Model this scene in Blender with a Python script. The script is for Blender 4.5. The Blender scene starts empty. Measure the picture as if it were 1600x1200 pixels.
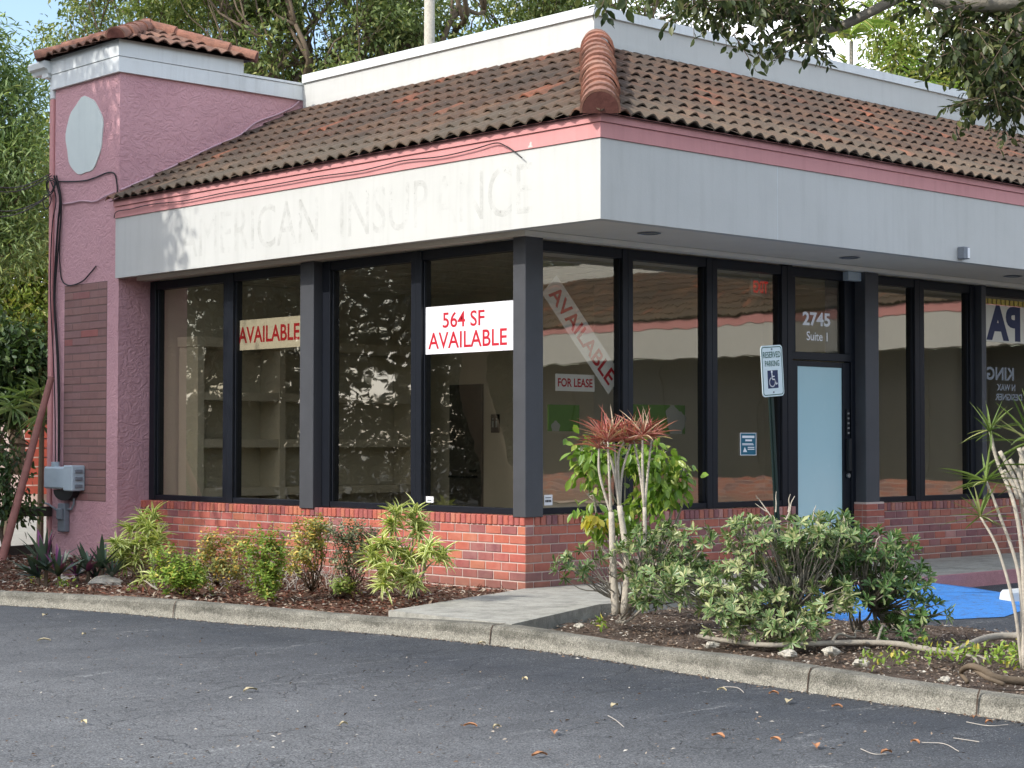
import bpy, math, random
import numpy as np
from mathutils import Vector, Matrix

# ------------------------------------------------------------------ camera
SC = bpy.context.scene
COL = SC.collection
R = math.radians
CAM = np.array([-11.8923, -12.5094, 1.3656])
FW = np.array([0.68339283, 0.72935056, 0.03196881])
RT = np.array([0.72971131, -0.68375514, 0.00055407])
UP = np.array([-0.02226295, -0.02294935, 0.99948871])
FPX = 2880.0
cd = bpy.data.cameras.new('camera')
cam = bpy.data.objects.new('camera', cd)
COL.objects.link(cam)
cam.matrix_world = Matrix(((RT[0], UP[0], -FW[0], CAM[0]), (RT[1], UP[1], -FW[1], CAM[1]),
                           (RT[2], UP[2], -FW[2], CAM[2]), (0, 0, 0, 1)))
cd.sensor_width = 36.0
cd.lens = 36.0 * FPX / 1600.0
cd.clip_start = 0.1
cd.clip_end = 2000.0
SC.camera = cam

# ------------------------------------------------------------------ light
SUN = Vector((-0.80, 0.14, 0.60)).normalized()       # towards the sun
w = bpy.data.worlds.new('World')
SC.world = w
w.use_nodes = True
wn, wl = w.node_tree.nodes, w.node_tree.links
sky = wn.new('ShaderNodeTexSky')
sky.sky_type = 'NISHITA'
sky.sun_disc = False
sky.sun_elevation = math.asin(SUN.z)
sky.sun_rotation = math.atan2(SUN.x, SUN.y)
sky.air_density = 1.0
sky.dust_density = 1.5
bg = wn['Background']
bg.inputs['Strength'].default_value = 0.15
# scattered white cloud over the sky, spread and brightened for extra fill light
tc = wn.new('ShaderNodeTexCoord')
mp = wn.new('ShaderNodeMapping'); mp.inputs['Scale'].default_value = (1.6, 1.6, 5.0)
mp.inputs['Location'].default_value = (0.35, 0.1, 0.0)
nz = wn.new('ShaderNodeTexNoise'); nz.inputs['Scale'].default_value = 2.2; nz.inputs['Detail'].default_value = 6
rp = wn.new('ShaderNodeValToRGB')
rp.color_ramp.elements[0].position = 0.48; rp.color_ramp.elements[1].position = 0.66
mx = wn.new('ShaderNodeMix'); mx.data_type = 'RGBA'
mx.inputs['B'].default_value = (11.0, 11.2, 11.6, 1)
wl.new(tc.outputs['Generated'], mp.inputs['Vector']); wl.new(mp.outputs[0], nz.inputs['Vector'])
wl.new(nz.outputs['Fac'], rp.inputs[0]); wl.new(rp.outputs[0], mx.inputs['Factor'])
wl.new(sky.outputs[0], mx.inputs['A']); wl.new(mx.outputs['Result'], bg.inputs['Color'])
sl = bpy.data.lights.new('sun', 'SUN')
sl.energy = 2.0
sl.angle = R(0.5)
sl.color = (1.0, 0.965, 0.91)
so = bpy.data.objects.new('sun', sl)
COL.objects.link(so)
so.rotation_euler = SUN.to_track_quat('Z', 'Y').to_euler()
SC.view_settings.view_transform = 'Standard'
SC.view_settings.look = 'None'
SC.view_settings.exposure = 0.90
SC.view_settings.gamma = 1.0
SC.cycles.max_bounces = 8
SC.cycles.transparent_max_bounces = 24
SC.cycles.caustics_reflective = False
SC.cycles.caustics_refractive = False

random.seed(7)
RNG = np.random.default_rng(11)


# ------------------------------------------------------------------ helpers
def ray(px, py):
    return FW + RT * (px - 800) / FPX - UP * (py - 600) / FPX

def at(px, py, depth):
    return CAM + ray(px, py) * depth

def on(px, py, ax, val):
    d = ray(px, py)
    return CAM + d * ((val - CAM[ax]) / d[ax])

def par(o, parent):
    if parent is not None:
        o.parent = parent
        base = Vector((0, 0, 0)); p = parent
        m = Matrix.Identity(4)
        chain = []
        while p is not None:
            chain.append(p); p = p.parent
        for q in reversed(chain):
            m = m @ q.matrix_parent_inverse @ Matrix.LocRotScale(q.location, q.rotation_euler, q.scale)
        o.matrix_parent_inverse = m.inverted()

def thing(name, label, cat, loc=(0, 0, 0), group=None):
    o = bpy.data.objects.new(name, None)
    COL.objects.link(o)
    o.location = loc
    o.empty_display_size = 0.2
    o['label'] = label; o['category'] = cat
    if group: o['group'] = group
    return o

def tag(o, label, cat, group=None):
    o['label'] = label; o['category'] = cat
    if group: o['group'] = group
    return o

def structure(o):
    o['kind'] = 'structure'
    return o

def link_mesh(name, me, mats, parent=None, smooth=False):
    for m in (mats if isinstance(mats, (list, tuple)) else [mats]):
        me.materials.append(m)
    if smooth:
        me.polygons.foreach_set('use_smooth', [True] * len(me.polygons))
    o = bpy.data.objects.new(name, me)
    COL.objects.link(o)
    par(o, parent)
    return o

class MB:
    def __init__(s):
        s.v = []; s.f = []; s.mi = []; s.cur = 0
    def face(s, pts):
        n = len(s.v); s.v += [tuple(map(float, p)) for p in pts]
        s.f.append(tuple(range(n, n + len(pts)))); s.mi.append(s.cur)
        return s
    def add(s, vs, fs):
        n = len(s.v); s.v += [tuple(map(float, p)) for p in vs]
        for f in fs:
            s.f.append(tuple(i + n for i in f)); s.mi.append(s.cur)
        return s
    def box(s, x0, x1, y0, y1, z0, z1):
        s.add([(x0, y0, z0), (x1, y0, z0), (x1, y1, z0), (x0, y1, z0), (x0, y0, z1), (x1, y0, z1), (x1, y1, z1), (x0, y1, z1)],
              [(0, 3, 2, 1), (4, 5, 6, 7), (0, 1, 5, 4), (1, 2, 6, 5), (2, 3, 7, 6), (3, 0, 4, 7)])
        return s
    def obox(s, c, ax, ay, az, hx, hy, hz):
        c, ax, ay, az = map(np.array, (c, ax, ay, az))
        vs = [c + ax * hx * i + ay * hy * j + az * hz * k for k in (-1, 1) for (i, j) in ((-1, -1), (1, -1), (1, 1), (-1, 1))]
        s.add(vs, [(0, 3, 2, 1), (4, 5, 6, 7), (0, 1, 5, 4), (1, 2, 6, 5), (2, 3, 7, 6), (3, 0, 4, 7)])
        return s
    def bbox(s, x0, x1, y0, y1, z0, z1, b=0.006):
        """box with chamfered edges"""
        P = []
        lo = (x0, y0, z0); hi = (x1, y1, z1)
        idx = {}
        for cx in (0, 1):
            for cy in (0, 1):
                for cz in (0, 1):
                    c = [hi[0] if cx else lo[0], hi[1] if cy else lo[1], hi[2] if cz else lo[2]]
                    sg = [-1 if cx else 1, -1 if cy else 1, -1 if cz else 1]
                    for a in range(3):
                        q = list(c)
                        for k in range(3):
                            if k != a: q[k] += sg[k] * b
                        idx[(cx, cy, cz, a)] = len(P); P.append(q)
        F = []
        for a in range(3):
            o1, o2 = [k for k in range(3) if k != a]
            for sd in (0, 1):
                ring = []
                for (i, j) in ((0, 0), (1, 0), (1, 1), (0, 1)):
                    k = [0, 0, 0]; k[a] = sd; k[o1] = i; k[o2] = j
                    ring.append(idx[(k[0], k[1], k[2], a)])
                F.append(tuple(ring))
        for a in range(3):
            o1, o2 = [k for k in range(3) if k != a]
            for i in (0, 1):
                for j in (0, 1):
                    r = []
                    for sd, order in ((0, (o1, o2)), (1, (o2, o1))):
                        for n in order:
                            k = [0, 0, 0]; k[a] = sd; k[o1] = i; k[o2] = j
                            r.append(idx[(k[0], k[1], k[2], n)])
                    F.append(tuple(r))
        for cx in (0, 1):
            for cy in (0, 1):
                for cz in (0, 1):
                    F.append(tuple(idx[(cx, cy, cz, a)] for a in range(3)))
        s.add(P, F)
        return s
    def tube(s, pts, rad, n=8, cap=True):
        pts = [np.array(p, float) for p in pts]
        if not hasattr(rad, '__len__'): rad = [rad] * len(pts)
        base = len(s.v)
        prev = None
        for i, p in enumerate(pts):
            t = pts[min(i + 1, len(pts) - 1)] - pts[max(i - 1, 0)]
            t = t / (np.linalg.norm(t) + 1e-9)
            if prev is None:
                a = np.cross(t, (0, 0, 1.0))
                if np.linalg.norm(a) < 1e-3: a = np.cross(t, (1.0, 0, 0))
            else:
                a = prev - t * (prev @ t)
            a /= np.linalg.norm(a) + 1e-9
            prev = a
            b = np.cross(t, a)
            for k in range(n):
                an = 2 * math.pi * k / n
                s.v.append(tuple(p + rad[i] * (math.cos(an) * a + math.sin(an) * b)))
        for i in range(len(pts) - 1):
            for k in range(n):
                k2 = (k + 1) % n
                s.f.append((base + i * n + k, base + i * n + k2, base + (i + 1) * n + k2, base + (i + 1) * n + k)); s.mi.append(s.cur)
        if cap:
            s.f.append(tuple(base + k for k in reversed(range(n)))); s.mi.append(s.cur)
            e = base + (len(pts) - 1) * n
            s.f.append(tuple(e + k for k in range(n))); s.mi.append(s.cur)
        return s
    def build(s, name, mats, parent=None, smooth=False, fix=True):
        me = bpy.data.meshes.new(name)
        me.from_pydata(s.v, [], s.f)
        if any(s.mi): me.polygons.foreach_set('material_index', s.mi)
        if fix and len(s.f) < 60000:
            import bmesh
            bm = bmesh.new(); bm.from_mesh(me)
            bmesh.ops.recalc_face_normals(bm, faces=bm.faces)
            bm.to_mesh(me); bm.free()
        return link_mesh(name, me, mats, parent, smooth)

def smooth_path(pts, sub=6):
    P = [np.array(p, float) for p in pts]
    P = [2 * P[0] - P[1]] + P + [2 * P[-1] - P[-2]]
    out = []
    for i in range(1, len(P) - 2):
        for k in range(sub):
            t = k / sub
            a, b, c, d = P[i - 1], P[i], P[i + 1], P[i + 2]
            out.append(0.5 * ((2 * b) + (-a + c) * t + (2 * a - 5 * b + 4 * c - d) * t * t + (-a + 3 * b - 3 * c + d) * t ** 3))
    out.append(P[-2])
    return out


# ------------------------------------------------------------------ materials
class NT:
    def __init__(s, name):
        s.m = bpy.data.materials.new(name); s.m.use_nodes = True
        s.n = s.m.node_tree.nodes; s.l = s.m.node_tree.links
        s.p = s.n['Principled BSDF']; s.out = s.n['Material Output']
        s.tc = None
    def coord(s, scale=(1, 1, 1)):
        if s.tc is None: s.tc = s.n.new('ShaderNodeTexCoord')
        m = s.n.new('ShaderNodeMapping'); m.inputs['Scale'].default_value = scale
        s.l.new(s.tc.outputs['Object'], m.inputs['Vector'])
        return m.outputs[0]
    def noise(s, scale, detail=4, rough=0.6, stretch=(1, 1, 1), dist=0.0):
        t = s.n.new('ShaderNodeTexNoise')
        t.inputs['Scale'].default_value = scale; t.inputs['Detail'].default_value = detail
        t.inputs['Roughness'].default_value = rough; t.inputs['Distortion'].default_value = dist
        s.l.new(s.coord(stretch), t.inputs['Vector'])
        return t.outputs['Fac']
    def voro(s, scale, feature='F1', stretch=(1, 1, 1), warp=None):
        t = s.n.new('ShaderNodeTexVoronoi'); t.feature = feature
        t.inputs['Scale'].default_value = scale
        c = s.coord(stretch)
        if warp is not None:
            nz = s.n.new('ShaderNodeTexNoise'); nz.inputs['Scale'].default_value = warp[0]; nz.inputs['Detail'].default_value = 5
            s.l.new(c, nz.inputs['Vector'])
            ma = s.n.new('ShaderNodeVectorMath'); ma.operation = 'SCALE'; ma.inputs['Scale'].default_value = warp[1]
            s.l.new(nz.outputs['Color'], ma.inputs[0])
            ad = s.n.new('ShaderNodeVectorMath'); s.l.new(c, ad.inputs[0]); s.l.new(ma.outputs[0], ad.inputs[1])
            c = ad.outputs[0]
        s.l.new(c, t.inputs['Vector'])
        return t.outputs['Distance']
    def ramp(s, fac, stops):
        r = s.n.new('ShaderNodeValToRGB'); cr = r.color_ramp
        while len(cr.elements) < len(stops): cr.elements.new(0.5)
        for e, (p, c) in zip(cr.elements, stops):
            e.position = p
            e.color = (c, c, c, 1) if not hasattr(c, '__len__') else (c[0], c[1], c[2], 1)
        s.l.new(fac, r.inputs[0])
        return r.outputs[0]
    def mix(s, fac, a, b, mode='MIX'):
        m = s.n.new('ShaderNodeMix'); m.data_type = 'RGBA'; m.blend_type = mode
        for k, x in (('Factor', fac), ('A', a), ('B', b)):
            if hasattr(x, 'links') or isinstance(x, bpy.types.NodeSocket): s.l.new(x, m.inputs[k])
            elif k == 'Factor': m.inputs[k].default_value = x
            else: m.inputs[k].default_value = (x[0], x[1], x[2], 1)
        return m.outputs['Result']
    def bump(s, h, strength, dist=0.01):
        b = s.n.new('ShaderNodeBump'); b.inputs['Strength'].default_value = strength; b.inputs['Distance'].default_value = dist
        s.l.new(h, b.inputs['Height'])
        return b.outputs[0]
    def math(s, op, a, b=0.0):
        m = s.n.new('ShaderNodeMath'); m.operation = op
        for i, x in enumerate((a, b)):
            if isinstance(x, bpy.types.NodeSocket): s.l.new(x, m.inputs[i])
            else: m.inputs[i].default_value = x
        return m.outputs[0]
    def island(s):
        return s.n.new('ShaderNodeNewGeometry').outputs['Random Per Island']
    def attr(s, name):
        a = s.n.new('ShaderNodeAttribute'); a.attribute_name = name
        return a.outputs['Fac']
    def sep(s):
        if s.tc is None: s.tc = s.n.new('ShaderNodeTexCoord')
        x = s.n.new('ShaderNodeSeparateXYZ'); s.l.new(s.tc.outputs['Object'], x.inputs[0])
        return x.outputs
    def fin(s, col, rough=0.7, bump=None, spec=0.3, metal=0.0):
        if isinstance(col, bpy.types.NodeSocket): s.l.new(col, s.p.inputs['Base Color'])
        else: s.p.inputs['Base Color'].default_value = (*col, 1)
        if isinstance(rough, bpy.types.NodeSocket): s.l.new(rough, s.p.inputs['Roughness'])
        else: s.p.inputs['Roughness'].default_value = rough
        s.p.inputs['Specular IOR Level'].default_value = spec
        s.p.inputs['Metallic'].default_value = metal
        if bump is not None: s.l.new(bump, s.p.inputs['Normal'])
        return s.m

def plain(name, col, rough=0.6, var=0.15, scale=6, spec=0.3, metal=0.0, bump=0.0, bscale=80):
    t = NT(name)
    c2 = tuple(max(0, x * (1 - var)) for x in col); c1 = tuple(min(1, x * (1 + var)) for x in col)
    c = t.mix(t.noise(scale, 6), c2, c1)
    b = t.bump(t.noise(bscale, 4), bump, 0.01) if bump else None
    return t.fin(c, rough, b, spec, metal)

def painted(name, col, dirt=(0.42, 0.43, 0.38), amt=0.25, streak=True):
    t = NT(name)
    a = t.ramp(t.noise(2.2, 6, 0.65), [(0.45, 0.0), (0.8, 1.0)])
    st = t.ramp(t.noise(3.0, 5, 0.6, (3.5, 3.5, 0.25)), [(0.5, 0.0), (0.75, 1.0)])
    f = t.math('MULTIPLY', t.math('ADD', t.math('MULTIPLY', a, 0.5), t.math('MULTIPLY', st, 0.6 if streak else 0.0)), amt)
    f = t.math('MINIMUM', f, 0.8)
    c = t.mix(f, col, dirt)
    c = t.mix(0.12, c, t.mix(t.noise(0.5, 2), (0, 0, 0), (1, 1, 1)), 'SOFT_LIGHT')
    return t.fin(c, 0.62, t.bump(t.noise(60, 5), 0.12, 0.01), 0.35)

def stucco(name, col):
    t = NT(name)
    v = t.noise(1.1, 5, 0.6)
    c = t.mix(v, tuple(x * 0.86 for x in col), tuple(min(1, x * 1.08) for x in col))
    blot = t.ramp(t.noise(0.7, 6, 0.7), [(0.5, 0.0), (0.75, 1.0)])
    c = t.mix(t.math('MULTIPLY', blot, 0.38), c, (0.40, 0.19, 0.22))
    # knocked-down plaster: ridges and flats
    r1 = t.ramp(t.noise(6, 6, 0.55, (1, 1, 1.2), 1.4), [(0.40, 0.0), (0.47, 1.0), (0.53, 1.0), (0.6, 0.0)])
    h = t.math('ADD', t.math('MULTIPLY', r1, 0.8), t.noise(30, 5))
    return t.fin(c, 0.85, t.bump(h, 0.5, 0.02), 0.2)

def concrete(name, c1, c2, dark, damt=0.6, scale=2.0):
    t = NT(name)
    c = t.mix(t.noise(scale, 8, 0.7), c1, c2)
    bl = t.ramp(t.noise(scale * 1.9, 9, 0.75), [(0.42, 0.0), (0.68, 1.0)])
    c = t.mix(t.math('MULTIPLY', bl, damt), c, dark)
    sp = t.ramp(t.noise(120, 3, 0.5), [(0.35, 0.0), (0.6, 1.0)])
    c = t.mix(0.3, c, t.mix(sp, (0.06, 0.06, 0.055), (0.75, 0.74, 0.7)), 'MULTIPLY')
    h = t.math('ADD', t.noise(90, 6), t.math('MULTIPLY', t.noise(9, 5), 1.0))
    return t.fin(c, 0.9, t.bump(h, 0.5, 0.012), 0.2)

def leafmat(name, c1, c2, c3=None, edge=None, rough=0.45, trans=0.3, p3=0.85, e0=0.55, e1=0.8):
    t = NT(name)
    i = t.island()
    st = [(0.0, c1), (0.6, c2)]
    if c3 is not None: st += [(p3, c2), (min(1, p3 + 0.03), c3)]
    c = t.ramp(i, st)
    c = t.mix(0.5, c, t.ramp(t.noise(3.0, 3), [(0.3, 0.3), (0.7, 0.75)]), 'OVERLAY')
    if edge is not None:
        e = t.ramp(t.attr('edge'), [(e0, 0.0), (e1, 1.0)])
        c = t.mix(e, c, edge)
    t.fin(c, rough, None, 0.4)
    tr = t.n.new('ShaderNodeBsdfTranslucent')
    cc = t.mix(1.0, c, (1.0, 1.1, 0.5), 'MULTIPLY')
    t.l.new(cc, tr.inputs['Color'])
    ms = t.n.new('ShaderNodeMixShader'); ms.inputs[0].default_value = trans
    t.l.new(t.p.outputs[0], ms.inputs[1]); t.l.new(tr.outputs[0], ms.inputs[2])
    t.l.new(ms.outputs[0], t.out.inputs['Surface'])
    return t.m

def glassmat(name, tint, refl=0.3, rcol=(0.95, 0.9, 0.8)):
    t = NT(name)
    t.n.remove(t.p)
    lw = t.n.new('ShaderNodeLayerWeight')
    fac = t.math('MINIMUM', t.math('ADD', t.math('MULTIPLY', t.math('POWER', lw.outputs['Facing'], 4.0), 0.9), refl), 1.0)
    tr = t.n.new('ShaderNodeBsdfTransparent'); tr.inputs[0].default_value = (*tint, 1)
    gl = t.n.new('ShaderNodeBsdfGlossy'); gl.inputs['Roughness'].default_value = 0.012; gl.inputs['Color'].default_value = (*rcol, 1)
    b = t.bump(t.noise(1.6, 2), 0.06, 0.02)
    t.l.new(b, gl.inputs['Normal'])
    ms = t.n.new('ShaderNodeMixShader')
    t.l.new(fac, ms.inputs[0]); t.l.new(tr.outputs[0], ms.inputs[1]); t.l.new(gl.outputs[0], ms.inputs[2])
    t.l.new(ms.outputs[0], t.out.inputs['Surface'])
    return t.m

def brickmat(name, stops, mottle=0.35):
    t = NT(name)
    c = t.ramp(t.island(), stops)
    n = t.noise(9, 6, 0.7)
    c = t.mix(mottle, c, t.ramp(n, [(0.3, (0.18, 0.06, 0.045)), (0.7, (0.55, 0.24, 0.16))]))
    c = t.mix(t.math('MULTIPLY', t.ramp(t.noise(2.2, 6, 0.7), [(0.5, 0), (0.75, 1)]), 0.3), c, (0.42, 0.28, 0.24))
    zz = t.math('ADD', t.sep()['Z'], t.math('MULTIPLY', t.math('SUBTRACT', t.noise(4, 7, 0.75), 0.5), 0.35))
    sp = t.ramp(zz, [(0.02, 1.0), (0.22, 0.0)])
    c = t.mix(t.math('MULTIPLY', sp, 0.55), c, (0.16, 0.11, 0.085))
    return t.fin(c, 0.85, t.bump(t.noise(70, 5), 0.4, 0.008), 0.2)

def tilemat(name, cols, grime, gamt, lich=0.0):
    t = NT(name)
    c = t.ramp(t.island(), cols)
    g = t.ramp(t.noise(1.3, 8, 0.72), [(0.36, 0.0), (0.6, 1.0)])
    c = t.mix(t.math('MULTIPLY', g, gamt), c, grime)
    g2 = t.ramp(t.noise(14, 6, 0.75), [(0.45, 0.0), (0.62, 1.0)])
    c = t.mix(t.math('MULTIPLY', g2, 0.38), c, (0.05, 0.045, 0.038))
    # pale lichen on the lowest courses
    z = t.sep()['Z']
    lf = t.ramp(t.math('ADD', t.math('MULTIPLY', t.math('SUBTRACT', z, 4.2), 0.7), t.math('MULTIPLY', t.math('SUBTRACT', t.noise(1.1, 6, 0.7), 0.5), 0.9)), [(0.10, 1.0), (0.42, 0.0)])
    c = t.mix(t.math('MULTIPLY', lf, lich), c, (0.27, 0.235, 0.17))
    g3 = t.ramp(t.noise(22, 5, 0.7), [(0.62, 0.0), (0.7, 1.0)])
    c = t.mix(t.math('MULTIPLY', g3, 0.3), c, (0.36, 0.33, 0.25))
    return t.fin(c, 0.88, t.bump(t.noise(60, 6), 0.35, 0.01), 0.2)

M = {}
M['pink'] = stucco('pink_stucco', (0.66, 0.375, 0.395))
M['pink_paint'] = painted('pink_paint', (0.62, 0.285, 0.275), (0.38, 0.15, 0.14), 0.35)
M['white'] = painted('white_paint', (0.56, 0.56, 0.525), (0.36, 0.365, 0.33), 0.34)
M['white_metal'] = painted('white_coping', (0.74, 0.77, 0.76), (0.38, 0.38, 0.34), 0.4)
M['grey_white'] = painted('medallion_paint', (0.68, 0.74, 0.70), (0.40, 0.45, 0.42), 0.3)
M['soffit'] = plain('soffit_paint', (0.74, 0.70, 0.61), 0.8, 0.08, 3, bump=0.1)
M['dark'] = plain('dark_bronze_metal', (0.008, 0.010, 0.015), 0.45, 0.25, 8, 0.28)
M['column'] = plain('dark_grey_paint', (0.060, 0.062, 0.068), 0.5, 0.25, 3, 0.4, bump=0.08, bscale=40)
M['mortar'] = plain('mortar', (0.52, 0.42, 0.37), 0.95, 0.2, 20, 0.1, bump=0.3)
M['brick'] = brickmat('red_brick', [(0.0, (0.50, 0.135, 0.085)), (0.3, (0.44, 0.105, 0.085)), (0.5, (0.54, 0.19, 0.105)), (0.72, (0.40, 0.10, 0.095)), (0.9, (0.30, 0.085, 0.085)), (1.0, (0.22, 0.09, 0.105))], 0.25)
M['brick_mixed'] = brickmat('mixed_red_and_purple_brick', [(0.0, (0.42, 0.13, 0.09)), (0.35, (0.36, 0.11, 0.085)), (0.55, (0.40, 0.17, 0.12)), (0.68, (0.17, 0.08, 0.10)), (0.85, (0.21, 0.10, 0.115)), (1.0, (0.44, 0.24, 0.22))], 0.25)
M['panel_brick'] = brickmat('dark_brown_brick', [(0.0, (0.25, 0.145, 0.135)), (0.5, (0.30, 0.17, 0.152)), (0.9, (0.27, 0.16, 0.155)), (0.96, (0.34, 0.13, 0.12)), (1.0, (0.36, 0.14, 0.125))], 0.10)
M['panel_mortar'] = plain('brown_mortar', (0.19, 0.12, 0.11), 0.95)
M['tile'] = tilemat('weathered_clay_tile', [(0.0, (0.145, 0.076, 0.048)), (0.35, (0.105, 0.068, 0.049)), (0.7, (0.185, 0.105, 0.064)), (0.92, (0.14, 0.078, 0.05)), (0.955, (0.29, 0.105, 0.058)), (1.0, (0.33, 0.12, 0.065))], (0.066, 0.053, 0.042), 0.8, 0.22)
M['tile_clean'] = tilemat('orange_clay_tile', [(0.0, (0.44, 0.18, 0.10)), (0.5, (0.40, 0.15, 0.085)), (1.0, (0.50, 0.25, 0.15))], (0.26, 0.13, 0.085), 0.5)
M['tile_mix'] = tilemat('brown_clay_tile', [(0.0, (0.29, 0.13, 0.085)), (0.5, (0.22, 0.12, 0.085)), (1.0, (0.34, 0.18, 0.12))], (0.13, 0.09, 0.07), 0.6)
M['tile_hip'] = tilemat('weathered_hip_tile', [(0.0, (0.46, 0.22, 0.145)), (0.5, (0.38, 0.165, 0.11)), (1.0, (0.54, 0.33, 0.23))], (0.15, 0.08, 0.06), 0.75)
M['mortar_red'] = plain('red_mortar', (0.13, 0.055, 0.045), 0.95, 0.4, 14, 0.1, bump=0.5, bscale=30)
M['clear_glass'] = glassmat('clear_glass', (0.80, 0.79, 0.74), 0.05)
M['glass'] = glassmat('bronze_tinted_glass', (0.78, 0.75, 0.66), 0.20)
M['int_wall'] = plain('cream_wall', (0.72, 0.68, 0.58), 0.8, 0.05)
M['int_ceil'] = plain('ceiling_tile', (0.66, 0.63, 0.56), 0.9, 0.05)
M['int_floor'] = plain('grey_carpet', (0.13, 0.125, 0.115), 0.95, 0.2, 30)
M['shelf'] = plain('cream_shelf', (0.78, 0.72, 0.60), 0.6, 0.04)
M['int_door'] = plain('dark_door', (0.10, 0.095, 0.085), 0.5, 0.1)
M['black'] = plain('black_plastic', (0.012, 0.012, 0.013), 0.5)
M['steel'] = plain('brushed_steel', (0.45, 0.45, 0.44), 0.35, 0.1, 6, 0.5, 0.9)
M['grey_metal'] = plain('grey_box_paint', (0.46, 0.54, 0.58), 0.5, 0.12, 5, 0.4)
M['dull_metal'] = plain('dull_grey_box', (0.20, 0.22, 0.24), 0.55, 0.25, 12, 0.4)
M['sign_white'] = plain('white_sign_board', (0.80, 0.80, 0.84), 0.5, 0.02)
M['sign_cream'] = plain('cream_sign_board', (0.74, 0.70, 0.60), 0.5, 0.03)
M['red'] = plain('red_lettering', (0.50, 0.015, 0.03), 0.5, 0.05)
M['vinyl'] = plain('white_vinyl', (0.88, 0.88, 0.88), 0.5, 0.02)
M['yellow'] = plain('yellow_paint', (0.60, 0.46, 0.10), 0.5)
M['dull_white'] = plain('dull_white_reflection', (0.30, 0.30, 0.27), 0.7)
M['lime'] = plain('lime_reflection', (0.09, 0.20, 0.02), 0.6)
M['navy'] = plain('navy_paint', (0.018, 0.03, 0.09), 0.45, 0.05)
M['post_green'] = plain('dark_green_post', (0.012, 0.028, 0.022), 0.45, 0.2)
M['green'] = plain('green_paint', (0.01, 0.10, 0.065), 0.45, 0.05)
M['sign_ref'] = plain('reflective_white', (0.70, 0.80, 0.80), 0.35, 0.03)
M['teal'] = plain('teal_print', (0.015, 0.13, 0.20), 0.5, 0.1)
M['bark_grey'] = plain('grey_bark', (0.30, 0.27, 0.22), 0.95, 0.35, 14, 0.1, bump=0.8, bscale=30)
M['bark_pale'] = plain('pale_bark', (0.48, 0.43, 0.35), 0.95, 0.3, 20, 0.1, bump=0.7, bscale=40)
M['bark_brown'] = plain('brown_bark', (0.15, 0.115, 0.08), 0.95, 0.4, 10, 0.1, bump=0.9, bscale=18)
M['stake'] = plain('pinkish_stake_wood', (0.32, 0.15, 0.125), 0.9, 0.35, 8, 0.1, bump=0.5, bscale=25)
M['old_wood'] = plain('weathered_dark_wood', (0.075, 0.062, 0.052), 0.95, 0.4, 9, 0.1, bump=0.6, bscale=30)
M['cable'] = plain('black_cable', (0.018, 0.016, 0.017), 0.5, 0.2)
M['cable_pink'] = plain('painted_cable', (0.58, 0.38, 0.42), 0.6, 0.1)
def kerbmat():
    t = NT('kerb_concrete')
    z = t.sep()['Z']
    c = t.mix(t.noise(3, 8, 0.7), (0.30, 0.285, 0.24), (0.45, 0.42, 0.34))
    n1 = t.ramp(t.noise(2.2, 9, 0.75), [(0.36, 0.0), (0.62, 1.0)])
    # algae stain on the upper part, ragged lower edge
    zz = t.math('ADD', z, t.math('MULTIPLY', t.math('SUBTRACT', t.noise(6, 7, 0.7), 0.5), 0.16))
    up_ = t.ramp(t.math('MULTIPLY', t.math('ADD', zz, 0.15), 5.0), [(0.28, 0.15), (0.42, 1.0)])
    c = t.mix(t.math('MULTIPLY', t.math('MULTIPLY', t.math('ADD', t.math('MULTIPLY', n1, 0.7), 0.3), up_), 0.85), c, (0.085, 0.082, 0.066))
    sp = t.noise(130, 4, 0.6)
    c = t.mix(0.75, c, t.ramp(sp, [(0.32, 0.12), (0.5, 0.5), (0.68, 0.92)]), 'OVERLAY')
    sp2 = t.ramp(t.noise(34, 6, 0.75), [(0.5, 0.0), (0.62, 1.0)])
    c = t.mix(t.math('MULTIPLY', sp2, 0.4), c, (0.09, 0.088, 0.075))
    return t.fin(c, 0.92, t.bump(t.math('ADD', t.noise(100, 6, 0.7), t.noise(14, 6)), 0.9, 0.015), 0.15)
M['kerb'] = kerbmat()
M['walk'] = concrete('walk_concrete', (0.40, 0.39, 0.345), (0.54, 0.52, 0.45), (0.17, 0.17, 0.15), 0.75, 2.2)
M['pale_ground'] = concrete('pale_concrete', (0.42, 0.40, 0.35), (0.5, 0.48, 0.42), (0.3, 0.29, 0.26), 0.5, 1.0)
M['pink_kerb'] = concrete('pink_kerb_paint', (0.50, 0.24, 0.26), (0.56, 0.30, 0.31), (0.35, 0.2, 0.2), 0.5, 3.0)
t = NT('blue_ramp_paint')
c = t.mix(t.noise(1.6, 6, 0.7), (0.035, 0.17, 0.50), (0.075, 0.27, 0.64))
wear = t.ramp(t.noise(7, 9, 0.8, (1, 2.2, 1)), [(0.50, 0.0), (0.64, 1.0)])
c = t.mix(t.math('MULTIPLY', wear, 0.8), c, (0.075, 0.10, 0.145))
c = t.mix(0.5, c, t.ramp(t.noise(120, 4, 0.6), [(0.3, 0.2), (0.7, 0.85)]), 'OVERLAY')
M['blue'] = t.fin(c, 0.75, t.bump(t.noise(110, 6, 0.7), 0.7, 0.008), 0.25)
t = NT('frosted_film')
c = t.mix(t.noise(1.2, 5, 0.6, (1, 1, 0.5)), (0.43, 0.66, 0.70), (0.54, 0.74, 0.76))
sm = t.ramp(t.noise(3.5, 7, 0.75, (1, 1, 0.6), 1.5), [(0.60, 0.0), (0.68, 1.0)])
c = t.mix(t.math('MULTIPLY', sm, 0.35), c, (0.70, 0.82, 0.84))
M['frost'] = t.fin(c, 0.16, t.bump(t.noise(1.6, 2), 0.08, 0.02), 0.6)
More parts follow.
